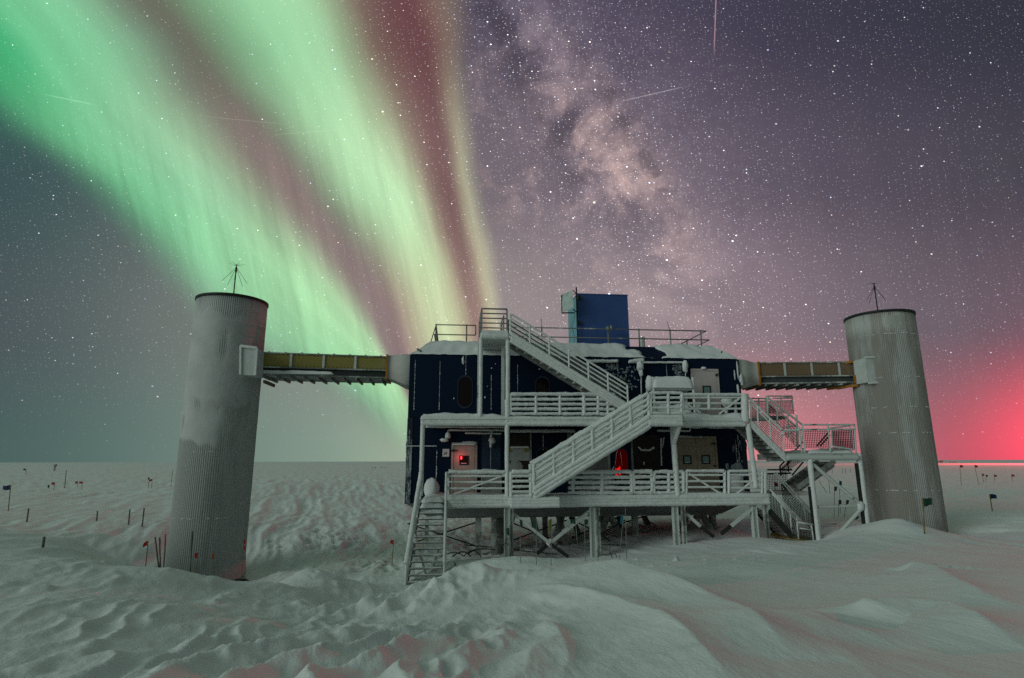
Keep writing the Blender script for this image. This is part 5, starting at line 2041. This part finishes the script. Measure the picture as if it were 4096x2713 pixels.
# collars where the bridges enter the towers
ZT1 = lambda x, y, yl: F(600 + x * .44643, 1000 + y * .44643, yl)
a, b, c, d = ZT1(815, 862, -1.25), ZT1(962, 880, -1.25), ZT1(812, 1118, -1.25), ZT1(945, 1125, -1.25)
m = MB().hexa([(c.x, -1.25, c.z), (d.x, -1.25, d.z), (d.x + .02, -.47, d.z), (c.x, -.47, c.z), (a.x, -1.25, a.z), (b.x, -1.25, b.z), (b.x + .02, -.47, b.z), (a.x, -.47, a.z)])
cl1 = part(m, 'collar', M_BOX, br1)
part(MB().bar((a.x, -1.28, a.z), (b.x, -1.28, b.z), .10, .10).bar((b.x, -1.28, b.z), (d.x, -1.28, d.z), .08, .08, (0, 1, 0)).bar((c.x, -1.28, c.z), (a.x, -1.28, a.z), .07, .07, (0, 1, 0)), 'collar_rim', M_RIME, br1)
q = ZT1(1085, 1172, .3)
part(MB().box(d.x + .03, q.x, -.4, .9, d.z - .18, d.z - .06), 'saddle_beam', M_PLYB, br1)
ZT2 = lambda x, y, yl: F(3300 + x * .38265, 1100 + y * .38265, yl)
a, b, c, d = ZT2(415, 870, -1.7), ZT2(540, 868, -1.7), ZT2(450, 1122, -1.7), ZT2(578, 1118, -1.7)
m = MB().hexa([(c.x - .02, -1.7, c.z), (d.x, -1.7, d.z), (d.x, -.97, c.z), (c.x - .02, -.97, c.z), (a.x, -1.7, a.z), (b.x, -1.7, b.z), (b.x, -.97, a.z), (a.x, -.97, a.z)])
part(m, 'collar', M_BOX, br2)
part(MB().bar((a.x, -1.73, a.z + .03), (b.x + .05, -1.73, b.z + .03), .07, .07).bar((c.x, -1.73, c.z - .04), (d.x + .05, -1.73, d.z - .02), .07, .07), 'collar_rim', M_RIME, br2)
m = MB()
m.bar((a.x + .0, -.98, a.z - .02), (a.x - .45, -.3, a.z - .06), .05, .10)
m.bar((c.x - .03, -1.0, c.z + .05), (c.x - .05, -1.0, c.z + .40), .08, .08)
m.bar((c.x + .1, -1.0, c.z - .03), (c.x - .55, .2, c.z - .06), .08, .10)
part(m, 'ochre_frame', M_OCHRE, br2)

# ------------------------------------------------------------------ mesh sided stairs on the right end
def wire(m, p00, p10, p11, p01, nu, nv, r=.008):
    p00, p10, p11, p01 = map(Vector, (p00, p10, p11, p01))
    for i in range(nu + 1):
        u = i / nu
        m.bar(p00.lerp(p10, u), p01.lerp(p11, u), r * 2, r * 2, (0, 1, 0))
    for j in range(nv + 1):
        v = j / nv
        m.bar(p00.lerp(p01, v), p10.lerp(p11, v), r * 2, r * 2, (0, 1, 0))
    return m


ss = thing('mesh_side_stairs', (Z5(750, 1480, YD).x, YD, Z5(750, 1480, YD).z), 'outdoor steel stair tower with wire mesh sides between the deck end and the bare tower', 'stairs')
YF, YK = -2.0, -.75
# upper flight
a, b = Z5(215, 418, YF), Z5(545, 745, YF)
flight('', None, '', a, b, YF, YK, 9, .26, hand=None, mat=M_RIME, tread_mat=M_STEELL, rime=.12, parent=ss, solid=True)
m = MB()
m.tube(Z5(208, 200, YF), Z5(512, 495, YF), .05, 8, .25, .08)
m.tube(Z5(220, 245, YF), Z5(515, 545, YF), .03, 8, .2, .08)
for x, y0, y1 in ((228, 215, 405), (290, 275, 465), (400, 390, 575), (520, 500, 700)):
    m.tube(Z5(x, y0, YF), Z5(x + 6, y1, YF), .035, 8, .2, .08)
m.tube(Z5(512, 495, YF), Z5(690, 488, YF), .03, 8, .2, .08)
m.tube(Z5(525, 505, YF), Z5(690, 495, YF), .02, 8, .2, .08)
part(m, 'front_handrail', M_RIME, ss)
part(wire(MB(), Z5(232, 395, YF), Z5(520, 680, YF), Z5(515, 545, YF), Z5(222, 250, YF), 24, 6), 'wire_mesh', M_STEELL, ss)
part(wire(MB(), Z5(530, 660, YF), Z5(690, 660, YF), Z5(690, 500, YF), Z5(525, 510, YF), 10, 9), 'wire_mesh', M_STEELL, ss)
m = MB()
m.tube(Z5(372, 195, YK), Z5(690, 445, YK), .045, 8, .2, .08)
m.tube(Z5(350, 215, YK), Z5(650, 470, YK), .035, 8, .2, .08)
m.tube(Z5(512, 470, YK), Z5(650, 450, YK), .03, 8)
for x, y0, y1 in ((380, 205, 395), (465, 290, 470), (560, 350, 560), (640, 360, 640)):
    m.tube(Z5(x, y0, YK), Z5(x + 6, y1, YK), .04, 8, .2, .08)
part(m, 'back_handrail', M_STEELF, ss)
part(wire(MB(), Z5(385, 400, YK), Z5(640, 640, YK), Z5(635, 470, YK), Z5(380, 230, YK), 20, 6), 'wire_mesh', M_DARK, ss)
# guard of the upper back landing
YG = .9
m = MB()
for (x0, y0, x1, y1) in ((238, 210, 372, 212), (372, 190, 600, 190), (430, 210, 600, 208), (240, 236, 372, 236), (372, 190, 372, 330), (600, 188, 616, 350), (500, 200, 510, 340), (300, 205, 312, 385), (500, 210, 590, 192), (405, 235, 598, 232)):
    m.tube(Z5(x0, y0, YG), Z5(x1, y1, YG), .03, 8, .1, .2)
part(m, 'landing_guard', M_STEELF, ss)
part(wire(wire(MB(), Z5(238, 385, YG), Z5(385, 385, YG), Z5(382, 240, YG), Z5(236, 240, YG), 13, 12), Z5(400, 345, YG), Z5(610, 345, YG), Z5(596, 236, YG), Z5(400, 236, YG), 17, 9), 'wire_mesh', M_DARK, ss)
a, b = Z5(235, 390, YG), Z5(385, 390, YG)
part(MB().box(a.x, b.x, YK + .1, YG + .1, a.z - .12, a.z), 'back_landing', M_STEELF, ss)
# landing
a, b = Z5(738, 705, YF), Z5(1185, 690, YF)
zlb = Z5(900, 762, YF).z
m = MB().box(Z5(540, 740, YF).x, b.x, YF + .0, YK + .9, zlb, a.z)
m.tube((Z5(545, 740, YF).x, YF, zlb + .09), (b.x, YF, zlb + .09), .11, 10, .1, .08)
part(m, 'landing', M_STEELF, ss)
part(MB().snowslab(Z5(745, 700, YF).x, b.x - .1, YF - .04, YK + .8, a.z, .14, .10, .1, .2), 'landing_snow', M_SNOWCAP, ss)
m = MB()
YL = YK + .8
for (x0, y0, x1, y1, yl) in ((690, 446, 1160, 446, YF), (690, 490, 1160, 488, YF), (690, 446, 715, 700, YF), (920, 446, 945, 690, YF), (1158, 446, 1172, 700, YF), (920, 480, 1120, 455, YL), (960, 640, 1150, 668, YF),
                             (955, 500, 965, 650, YL), (1120, 470, 1140, 650, YL), (660, 460, 690, 700, YF)):
    m.tube(Z5(x0, y0, yl), Z5(x1, y1, yl), .035, 8, .15, .1)
part(m, 'landing_railing', M_STEELF, ss)
mm = wire(wire(MB(), Z5(715, 655, YF), Z5(930, 655, YF), Z5(920, 492, YF), Z5(700, 492, YF), 14, 10), Z5(972, 662, YF), Z5(1158, 665, YF), Z5(1150, 495, YF), Z5(965, 495, YF), 12, 10)
wire(mm, Z5(965, 650, YL), Z5(1145, 655, YL), Z5(1135, 500, YL), Z5(955, 505, YL), 12, 10)
part(mm, 'wire_mesh', M_DARK, ss)
# middle flight, seen from below, going back down to the lower deck level
p, q = Z5(970, 770, .2), Z5(640, 1010, .2)
flight('', None, '', p, q, .1, 1.25, 9, .24, hand=None, mat=M_STEELF, tread_mat=M_STEELL, rime=0, parent=ss, solid=True)
m = MB()
dz = Vector((0, 0, -.16))
m.hexa([(p.x, .16, p.z - .26), (q.x, .16, q.z - .26), (q.x, 1.19, q.z - .26), (p.x, 1.19, p.z - .26), (p.x, .16, p.z - .20), (q.x, .16, q.z - .20), (q.x, 1.19, q.z - .20), (p.x, 1.19, p.z - .20)])
part(m, 'soffit', material('snowy_soffit', (.60, .60, .58), .85, bump=.3, bscale=4, var=.15, vscale=2), ss)
m = MB()
for (x0, y0, x1, y1, yl) in ((820, 640, 935, 505, .1), (850, 640, 940, 540, .1), (490, 820, 700, 600, 1.25), (490, 820, 500, 900, 1.25), (505, 850, 700, 660, 1.25), (560, 750, 570, 870, 1.25), (600, 900, 700, 780, .1), (380, 850, 600, 850, .6), (380, 885, 590, 880, .6)):
    m.tube(Z5(x0, y0, yl), Z5(x1, y1, yl), .035, 8)
part(m, 'middle_handrail', M_DARK, ss)
part(wire(wire(MB(), Z5(500, 900, 1.25), Z5(700, 760, 1.25), Z5(695, 670, 1.25), Z5(500, 830, 1.25), 12, 6), Z5(385, 1030, .6), Z5(560, 1030, .6), Z5(555, 890, .6), Z5(382, 892, .6), 12, 9), 'wire_mesh', M_DARK, ss)
a, b = Z5(400, 1035, .6), Z5(620, 1035, .6)
part(MB().box(a.x, b.x, -.6, .9, a.z - .15, a.z), 'lower_back_landing', M_STEELF, ss)
# lower flight to the snow
a, b = Z5(395, 1215, YF), Z5(605, 1450, YF)
zg = fg(b.x, YF)
flight('', None, '', a, b, YF, YF + 1.1, 9, .26, hand=None, mat=M_DARK, tread_mat=M_STEELL, rime=0, parent=ss)
m = MB()
for (x0, y0, x1, y1, yl) in ((402, 1025, 640, 1275, YF), (420, 1060, 640, 1310, YF), (640, 1275, 660, 1470, YF), (500, 1140, 530, 1340, YF), (580, 1220, 600, 1430, YF), (455, 872, 800, 1250, YF + 1.1), (440, 882, 790, 1275, YF + 1.1), (700, 1150, 730, 1340, YF + 1.1), (580, 1090, 600, 1210, YF + 1.1),
                             (650, 1320, 800, 1342, YF), (668, 1372, 785, 1392, YF), (772, 1345, 795, 1490, YF), (800, 1350, 812, 1480, YF), (845, 1265, 860, 1480, YF + 1.1), (850, 1340, 1000, 1335, YF + 1.4), (860, 1385, 990, 1385, YF + 1.4), (880, 1395, 890, 1460, YF + 1.4)):
    m.tube(Z5(x0, y0, yl), Z5(x1, y1, yl), .032, 8)
part(m, 'lower_handrail', M_STEELF, ss)
mm = wire(MB(), Z5(405, 1195, YF), Z5(610, 1430, YF), Z5(640, 1300, YF), Z5(405, 1045, YF), 16, 6)
wire(mm, Z5(520, 1120, YF + 1.1), Z5(790, 1400, YF + 1.1), Z5(790, 1270, YF + 1.1), Z5(500, 960, YF + 1.1), 20, 6)
wire(mm, Z5(660, 1470, YF), Z5(790, 1480, YF), Z5(780, 1380, YF), Z5(660, 1365, YF), 9, 5)
wire(mm, Z5(870, 1455, YF + 1.4), Z5(980, 1440, YF + 1.4), Z5(985, 1385, YF + 1.4), Z5(862, 1385, YF + 1.4), 8, 5)
part(mm, 'wire_mesh', M_DARK, ss)
# supports
p = Z5(756, 745, YF)
q = Z5(838, 1480, YF)
part(MB().tube(p, (p.x, YF, fg(p.x, YF) - .3), .10, 10, .10, .1), 'post', M_RIME, ss)
p2 = Z5(1195, 700, YF + .1)
part(MB().tube(p2, (p2.x, YF + .1, fg(p2.x, YF) - .3), .11, 10, .10, .1), 'post', M_RIME, ss)
part(MB().bar((p2.x - .15, YF + .1, p2.z - .4), (p2.x - .15, YF + .1, fg(p2.x, YF) - .3), .08, .12, (0, 1, 0)), 'dark_channel', M_DARK, ss)
part(MB().bar((p.x - .13, YF + .02, p.z - 1.1), (p.x - .13, YF + .02, fg(p.x, YF) - .2), .06, .10, (0, 1, 0)), 'dark_channel', M_DARK, ss)
m = MB()
zz = lambda x, y: Z5(x, y, YF + .05)
part(MB().tube(zz(785, 800), zz(1215, 1160), .075, 9, .1, .1), 'brace', M_STEELF, ss)
part(MB().tube(zz(835, 1185), zz(1215, 1172), .045, 9, .2, .1), 'brace', M_STEELF, ss)
part(MB().tube(zz(1225, 1195), zz(1040, 1400), .07, 9, .1, .1), 'brace', M_STEELF, ss)
part(MB().ball(zz(1215, 1175), .17, 10, 8, .2, (1, .6, 1.1)), 'gusset_rime', M_RIME, ss)
# plywood sheet in the snow
p = Z5(415, 1420, YF + .4)
zs = fg(p.x + .4, YF + .3)
m = MB().hexa([(p.x, YF + .9, zs + .10), (p.x + .9, YF - .3, zs - .02), (p.x + 1.7, YF + .5, zs + .02), (p.x + .9, YF + 1.4, zs + .16),
               (p.x, YF + .9, zs + .125), (p.x + .9, YF - .3, zs + .005), (p.x + 1.7, YF + .5, zs + .045), (p.x + .9, YF + 1.4, zs + .185)])
single(m, 'plywood_sheet', M_PLY, (p.x + .8, YF + .5, zs), 'yellowish plywood sheet lying in the snow at the foot of the mesh stairs', 'board')

# ladder hanging under the building
q = Z9(1640, 240, 5.5)
m = MB()
a, b = Z9(1640, 90, 5.5), Z9(1722, 90, 5.5)
for p in (a, b):
    m.bar((p.x, 5.5, a.z + .5), (p.x, 5.5, q.z), .06, .05, (0, 1, 0))
for k in range(6):
    z = a.z + .4 - (a.z + .4 - q.z) * k / 5.5
    m.bar((a.x + .03, 5.5, z), (b.x - .03, 5.5, z), .03, .03)
single(m, 'ladder', M_DARK, (a.x, 5.5, q.z), 'dark short ladder hanging under the raised building', 'ladder')

# ------------------------------------------------------------------ marker flags and poles
def pix(x0, y0, sc):
    return lambda x, y: (x0 + x * sc, y0 + y * sc)


PL = pix(0, 1750, .3507)
PT = pix(600, 1700, .44643)
PM = pix(950, 1800, .38265)
PR = pix(3300, 1700, .38269)
PU = pix(2900, 1850, .25338)
PC = pix(1900, 2050, .33784)


def marker(base, top, label, cloth=None, side=1, w=12, h=10, Y=None, r=.014, pole=None, extra=None, name=None, rime=0, drop=.0, second=None):
    b = ground_hit(*base) if Y is None else None
    Yb = b.y if b is not None else Y
    w, h = w / FPX * Yb, h / FPX * Yb
    p = atY(*base, Yb)
    zg = gz(p.x, Yb)
    bz = Vector((p.x, Yb, min(p.z, zg) - .15 if Y is None else p.z))
    t = atY(*top, Yb)
    big = max(r, Yb * .00034)
    group = 'marker flags planted in the snow' if cloth else 'bare poles planted in the snow'
    m = MB().tube(bz, t, big, 7, rime, .06)
    if not cloth:
        return single(m, name or 'marker_pole', pole or M_POLE, bz, label, 'pole', group, frame=False)
    o = thing('marker_flag', bz, label, 'flag', group, frame=False)
    part(m, 'pole', pole or M_BAMBOO, o)

    def pennant(tp, mat, s, w, h):
        m = MB()
        nx, nz = 7, 4
        so = random.uniform(0, 50)
        ax = (bz - tp).normalized()
        for layer in (0, 1):
            for i in range(nx + 1):
                for j in range(nz + 1):
                    u, v = i / nx, j / nz
                    q = tp + ax * (h * v * (1 - .25 * u) + h * .10 * u + drop * u * u) + Vector((s * w * u, .10 * w * math.sin(u * 6 + so) * u + layer * .006, .05 * w * math.sin(u * 5 + so)))
                    m.v.append(q)
        n = (nx + 1) * (nz + 1)
        for layer in (0, 1):
            for i in range(nx):
                for j in range(nz):
                    k = layer * n + i * (nz + 1) + j
                    m.face((k, k + 1, k + nz + 2, k + nz + 1) if layer else (k, k + nz + 1, k + nz + 2, k + 1), True)
        part(m, 'pennant', mat, o)
    pennant(t, cloth, side, w, h)
    if second:
        pennant(t + (bz - t) * second, cloth, side, w, h)
    return o


marker(PL(97, 840), PL(123, 545), 'big navy flag streaming left, standing alone at the left edge of the snowfield', M_FBLUE, -1, 33, 19, r=.02)
marker(PL(306, 968), PL(328, 808), 'bare stake in the snow behind the navy flag', r=.03)
marker(PL(489, 1255), PL(505, 1133), 'stubby bare stake nearest the viewer on the left', r=.035)
marker(PL(1103, 955), PL(1113, 838), 'short bare stake midway between the navy flag and the rimed tower', r=.03)
marker(PL(1467, 998), PL(1482, 820), 'farther of two neighbouring bare stakes left of the rimed tower', r=.03)
marker(PL(1620, 1027), PL(1645, 805), 'taller bare stake closest to the left side of the rimed tower', r=.03)
marker(PL(738, 582), PL(757, 370), 'tall thin bare pole far out between small red flags', r=.03)
marker(PL(1950, 560), PL(1970, 372), 'distant thin bare pole right beside the edge of the rimed tower', r=.02)
marker(PL(608, 606), PL(628, 512), 'small red flag far out, leftmost of the distant red ones', M_FRED, -1, 12, 10)
marker(PL(880, 570), PL(889, 500), 'left one of a close pair of small red flags far out', M_FRED, -1, 11, 9)
marker(PL(932, 595), PL(943, 503), 'right one of a close pair of small red flags far out', M_FRED, -1, 12, 9)
marker(PL(1729, 582), PL(1738, 476), 'small red flag far out next to a dark one near the rimed tower', M_FRED, -1, 12, 9)
marker(PL(1688, 588), PL(1706, 455), 'dark flag far out behind a small red one near the rimed tower', M_FDARK, -1, 6, 10)
marker(PL(561, 592), PL(566, 542), 'squat dark marker beside the leftmost distant red flag', M_FDARK, -1, 7, 12)
marker(PL(300, 425), PL(296, 357), 'tiny dark marker near the horizon at far left', M_FDARK, -1, 10, 7, r=.02)
marker(PL(1660, 1490), PL(1690, 1180), 'red flag drooping in the hollow left of the rimed tower', M_FRED, -1, 17, 18, Y=19.0, drop=.08)
for (b_, t_, l_) in (((1815, 1505), (1770, 1135), 'rimed bamboo pole leaning left, outermost of three beside the tower'), ((1832, 1505), (1820, 1140), 'middle rimed bamboo pole of three beside the tower'), ((1865, 1515), (1890, 1103), 'thickest rimed bamboo pole of three, closest to the tower')):
    marker(PL(*b_), PL(*t_), l_, r=.022, Y=18.6, rime=.5, name='bamboo_pole')
marker(PT(410, 1440), PT(432, 1145), 'red flag standing in front of the rimed tower, left of a smaller one', M_FRED, -1, 14, 20, Y=20.6)
marker(PT(572, 1470), PT(575, 1150), 'smaller orange red flag in front of the middle of the rimed tower', material('orange_cloth', (.32, .05, .02), .8), -1, 9, 22, Y=20.9, r=.01)
marker(PT(849, 1400), PT(860, 1028), 'pole with two red flags at the right foot of the rimed tower', M_FRED, -1, 9, 17, Y=21.6, second=.14)
marker(PT(358, 1385), PT(381, 950), 'thin black rimed pole in front of the rimed tower', r=.024, Y=20.4, rime=.4, name='bamboo_pole')
marker(PM(1611, 1258), PM(1632, 938), 'red flag on the trench slope left of the open metal stairs', M_FRED, -1, 12, 17, Y=23.5)
marker(PM(1789, 930), PM(1806, 758), 'dark red flag close beside the rail of the open metal stairs', M_FRED, -1, 5, 10, Y=27)
for x, l_ in ((1405, 'first'), (1438, 'second'), (1500, 'third'), (1540, 'fourth')):
    marker(PM(x, 205), PM(x, 180), l_ + ' speck of a flag from the left on the horizon behind the trench', M_FDARK, 1, 3, 3, Y=210)
marker(PR(1042, 1165), PR(1020, 762), 'large dark green flag on a bamboo pole at the bare tower foot', M_FGREEN, 1, 36, 32, Y=20.5, r=.022)
marker(PR(1750, 908), PR(1719, 723), 'deep blue flag on a bamboo pole alone right of the bare tower', M_FBLUE, 1, 24, 19, r=.024)
marker(PR(1423, 634), PR(1409, 420), 'taller red flag leaning slightly, nearest the bare tower in the reddish distance', M_FRED, 1, 12, 10)
marker(PR(1607, 622), PR(1562, 420), 'red flag on a strongly slanted pole in the reddish distance', M_FRED, 1, 12, 10)
marker(PR(1659, 600), PR(1638, 510), 'short red flag beside a black one in the reddish distance', M_FRED, 1, 9, 9)
marker(PR(1683, 595), PR(1680, 522), 'black flag next to a short red one in the reddish distance', M_FDARK, 1, 8, 8)
marker(PR(1775, 590), PR(1765, 520), 'small red flag between the black flag and the rightmost red flag', M_FRED, 1, 11, 9)
marker(PR(1957, 590), PR(1948, 518), 'rightmost small red flag in the reddish distance', M_FRED, 1, 11, 9)
for (b_, t_, s_, Y_, l_) in (((1720, 960), (1727, 378), 0, 30, 'thin yellowish pole with a teal flag under the mesh landing'), ((1822, 870), (1805, 290), 1, 32, 'tall yellowish pole with a dark tip flag under the diagonal brace'), ((1785, 960), (1796, 590), 1, 29, 'yellowish pole with a teal flag crossing the horizontal brace'),
                             ((1868, 960), (1918, 590), 1, 29, 'slanted pole with a small teal flag right of the braced pair'), ((1965, 1000), (2085, 850), 1, 27, 'low teal flag at the foot of the far stair post')):
    marker(PU(*b_), PU(*t_), l_, M_FTEAL if s_ is not None else M_FDARK, 1, 10, 19, Y=Y_, r=.012)
marker(PU(1655, 490), PU(1635, 270), 'bare thin pole in the snow right of the mesh middle flight', Y=40, r=.015)
marker(PU(1608, 478), PU(1480, 290), 'bare leaning pole in the snow under the mesh middle flight', Y=38, r=.015)
o_ = marker(PU(795, 430), PU(772, 310), 'bright red square flag seen through the wire mesh', M_FRED, 1, 14, 17, Y=34)
for k, (x, y0, y1, l_) in enumerate(((1692, 170, 85, 'leftmost'), (1858, 170, 90, 'second'), (1905, 175, 95, 'third'), (1975, 165, 88, 'fourth'))):
    marker(PU(x, y0), PU(x, y1), l_ + ' faint distant stake in the pink snow under the landing', Y=75, r=.02)
# thin poles in front of the building's underside, flags whipping
for (b_, t_, cl, s_, Y_, w_, h_, l_) in (
        ((440, 610), (405, 180), M_FGREEN, -1, 19.5, .16, .5, 'thin pole with a dark flag right beside the first deck column'),
        ((545, 708), (530, 85), M_FGREEN, 1, 17.8, .14, .45, 'thin pole with a dark green flag before the crossing braces, leftmost of three'),
        ((728, 708), (725, 110), M_FGREEN, -1, 17.6, .24, .42, 'thin pole with a dark green flag streaming left before the crossing braces'),
        ((899, 715), (908, 75), material('olive_cloth', (.10, .10, .012), .8), -1, 17.5, .16, .8, 'thin pole with an olive flag before the brace crossing'),
        ((1222, 495), (1188, 80), M_FGREEN, -1, 20.0, .26, .30, 'thin slanted pole with a dark flag left of the second deck column'),
        ((1310, 640), (1294, 80), M_FGREEN, 1, 18.6, .20, .36, 'thin pole with a dark flag just left of the second deck column'),
        ((1457, 668), (1458, 35), M_FGREEN, 1, 18.2, .12, .42, 'thin pole with a dark green flag in front of the second deck column'),
        ((1700, 655), (1758, 30), M_FTEAL, -1, 18.4, .13, .62, 'slanted thin pole with a bright teal flag'),
        ):
    marker(PC(*b_), PC(*t_), l_, cl, s_, w_ * 75, h_ * 60, Y=Y_, r=.009, pole=M_STEELL)
marker(PC(1797, 580), PC(1780, -45), 'pale bare pole right of the teal flag', Y=18.8, r=.011, pole=M_STEELL)

# ------------------------------------------------------------------ cables lying in the snow under the deck
def cable(pts, yl, label, r=.018):
    P = []
    for x, y in pts:
        P.append(yl(x, y))
    sm = []
    n = len(P)
    for i in range(n - 1):
        p0, p1, p2, p3 = P[max(0, i - 1)], P[i], P[i + 1], P[min(n - 1, i + 2)]
        for k in range(6):
            t = k / 6
            sm.append(.5 * ((2 * p1) + (p2 - p0) * t + (2 * p0 - 5 * p1 + 4 * p2 - p3) * t * t + (3 * p1 - p0 - 3 * p2 + p3) * t ** 3))
    sm.append(P[-1])
    m = MB()
    for a, b in zip(sm, sm[1:]):
        m.tube(a, b, r, 7)
    single(m, 'cable', M_CABLE, sm[0], label, 'cable', 'cables in the snow under the building')


C6 = lambda Y: (lambda x, y: w2f(atY(1600 + x * .16892, 2150 + y * .16892, Y)))
C9 = lambda Y: (lambda x, y: w2f(atY(1900 + x * .33784, 2050 + y * .33784, Y)))
cable([(1100, 400), (1250, 355), (1400, 380), (1510, 450)], C6(21.5), 'short cable hoop rising from the snow right behind the open stairs')
cable([(1230, 465), (1350, 380), (1500, 340), (1620, 390), (1680, 460)], C6(21.8), 'second cable hoop overlapping its neighbours behind the open stairs')
cable([(1510, 450), (1600, 370), (1760, 300), (2000, 270), (2270, 295)], C6(22.0), 'long arched cable reaching the grey column')
cable([(1600, 400), (1740, 320), (1850, 370), (1920, 460)], C6(21.6), 'cable hoop under the long arched cable')
cable([(1290, 590), (1310, 640), (1345, 690)], C6(20.5), 'short dark cable end poking out of the shaded drift')
cable([(1520, 180), (1800, 205), (2180, 230)], C6(23.0), 'straight thin cable along the back of the hollow')
cable([(505, 600), (455, 590), (448, 565), (480, 545)], C9(19.8), 'small hooked cable loop on the snow beside the deck column')
cable([(750, 560), (810, 590), (900, 570), (1010, 580), (1115, 620)], C9(19.0), 'wavy cable lying on the snow under the crossing braces')
cable([(930, 640), (1020, 620)], C9(18.4), 'short straight cable piece on the snow')
cable([(1240, 645), (1340, 605), (1440, 590), (1530, 610)], C9(18.8), 'arched cable on the snow left of the slanted teal flag')
cable([(1300, 640), (1400, 618)], C9(18.3), 'short cable piece below the arched one')
cable([(1590, 450), (1625, 540), (1642, 625)], C9(19.5), 'thin cable hanging down to the snow under the belly', .012)
cable([(1660, 480), (1682, 560), (1660, 605)], C9(19.6), 'thin curled cable under the belly', .012)
cable([(420, 440), (600, 460), (970, 495)], C9(22.5), 'taut cable crossing low behind the braces')
cable([(1335, 365), (1640, 385), (1790, 385)], C9(23.0), 'taut cable running right behind the second column')

# culvert end at the tower foot
p = atY(*PT(835, 1420), 21.4)
m = MB().tube(p + Vector((-.3, .2, -.10)), p + Vector((.12, -.25, -.02)), .22, 18)
single(m, 'pipe_end', material('dark_green_pipe', (.02, .03, .025), .7), p, 'dark open pipe end at the right foot of the rimed tower', 'pipe', frame=False)

# ------------------------------------------------------------------ distant station buildings on the horizon, and the red beacon that tints the snow
for k, (x, y, w, h, l_) in enumerate(((1180, 330, 4, 1.2, 'low dark shed on the reddish horizon'), (1212, 327, 3, 2.2, 'taller dark shed on the reddish horizon'), (1345, 330, 4, .9, 'faint long shed on the reddish horizon'))):
    p = atY(*PR(x, y + 6), 520)
    z = gz(p.x, p.y)
    o = thing('distant_shed', (p.x, p.y, z), l_, 'shed', 'sheds on the horizon', frame=False)
    part(MB().box(p.x - w / 2, p.x + w / 2, p.y, p.y + 4, z - .2, z + h), 'shed_wall', M_STEELL, o)
    part(MB().box(p.x - w / 2 - .2, p.x + w / 2 + .2, p.y - .2, p.y + 4.2, z + h, z + h + .25), 'shed_roof', M_SNOWCAP, o)
p = atY(*PL(622, 340), 160)
z = gz(p.x, p.y)
o = thing('distant_mast_box', (p.x, p.y, z), 'pale boxy instrument stand near the horizon at left', 'instrument')
o.location = (p.x, p.y, z); o.rotation_euler = (0, 0, 0)
part(MB().box(p.x - .12, p.x + .12, p.y, p.y + .3, z - .2, z + 1.2), 'stand', M_STEELL, o)
part(MB().box(p.x - .26, p.x + .26, p.y - .1, p.y + .5, z + 1.2, z + 1.75), 'instrument_head', M_STEELL, o)

bx_, by_, bz_ = 310.0, 295.0, 34.0
be = thing('red_beacon_mast', (bx_, by_, -2.5), 'red station beacon on a mast far to the right whose light tints the snow', 'beacon', frame=False)
part(MB().tube((bx_, by_, -2.8), (bx_, by_, bz_ - .9), .20, 8), 'mast', M_DARK, be)
part(MB().ball((bx_, by_, bz_), .9, 14, 10), 'lamp_globe', emitter('beacon_red', (1, .02, .05), 25), be)
ld = bpy.data.lights.new('red_beacon_light', 'POINT')
ld.energy = 900000
ld.color = (1.0, .05, .09)
ld.shadow_soft_size = 1.6
lo = bpy.data.objects.new('red_beacon_light', ld)
COL.objects.link(lo)
lo.parent = be
lo.location = Vector((bx_ - 2.6, by_ - 2.4, bz_)) - Vector((bx_, by_, -2.5))
# added point light before the beige door, stands in for red reflections on it
ld = bpy.data.lights.new('added_door_tint_light', 'POINT')
ld.energy = 2.4
ld.color = (1.0, .03, .05)
ld.shadow_soft_size = .02
lo = bpy.data.objects.new('added_door_tint_light', ld)
COL.objects.link(lo)
q = Z3(772, 606, -.05)
lo.location = f2w((q.x, -.22, q.z))
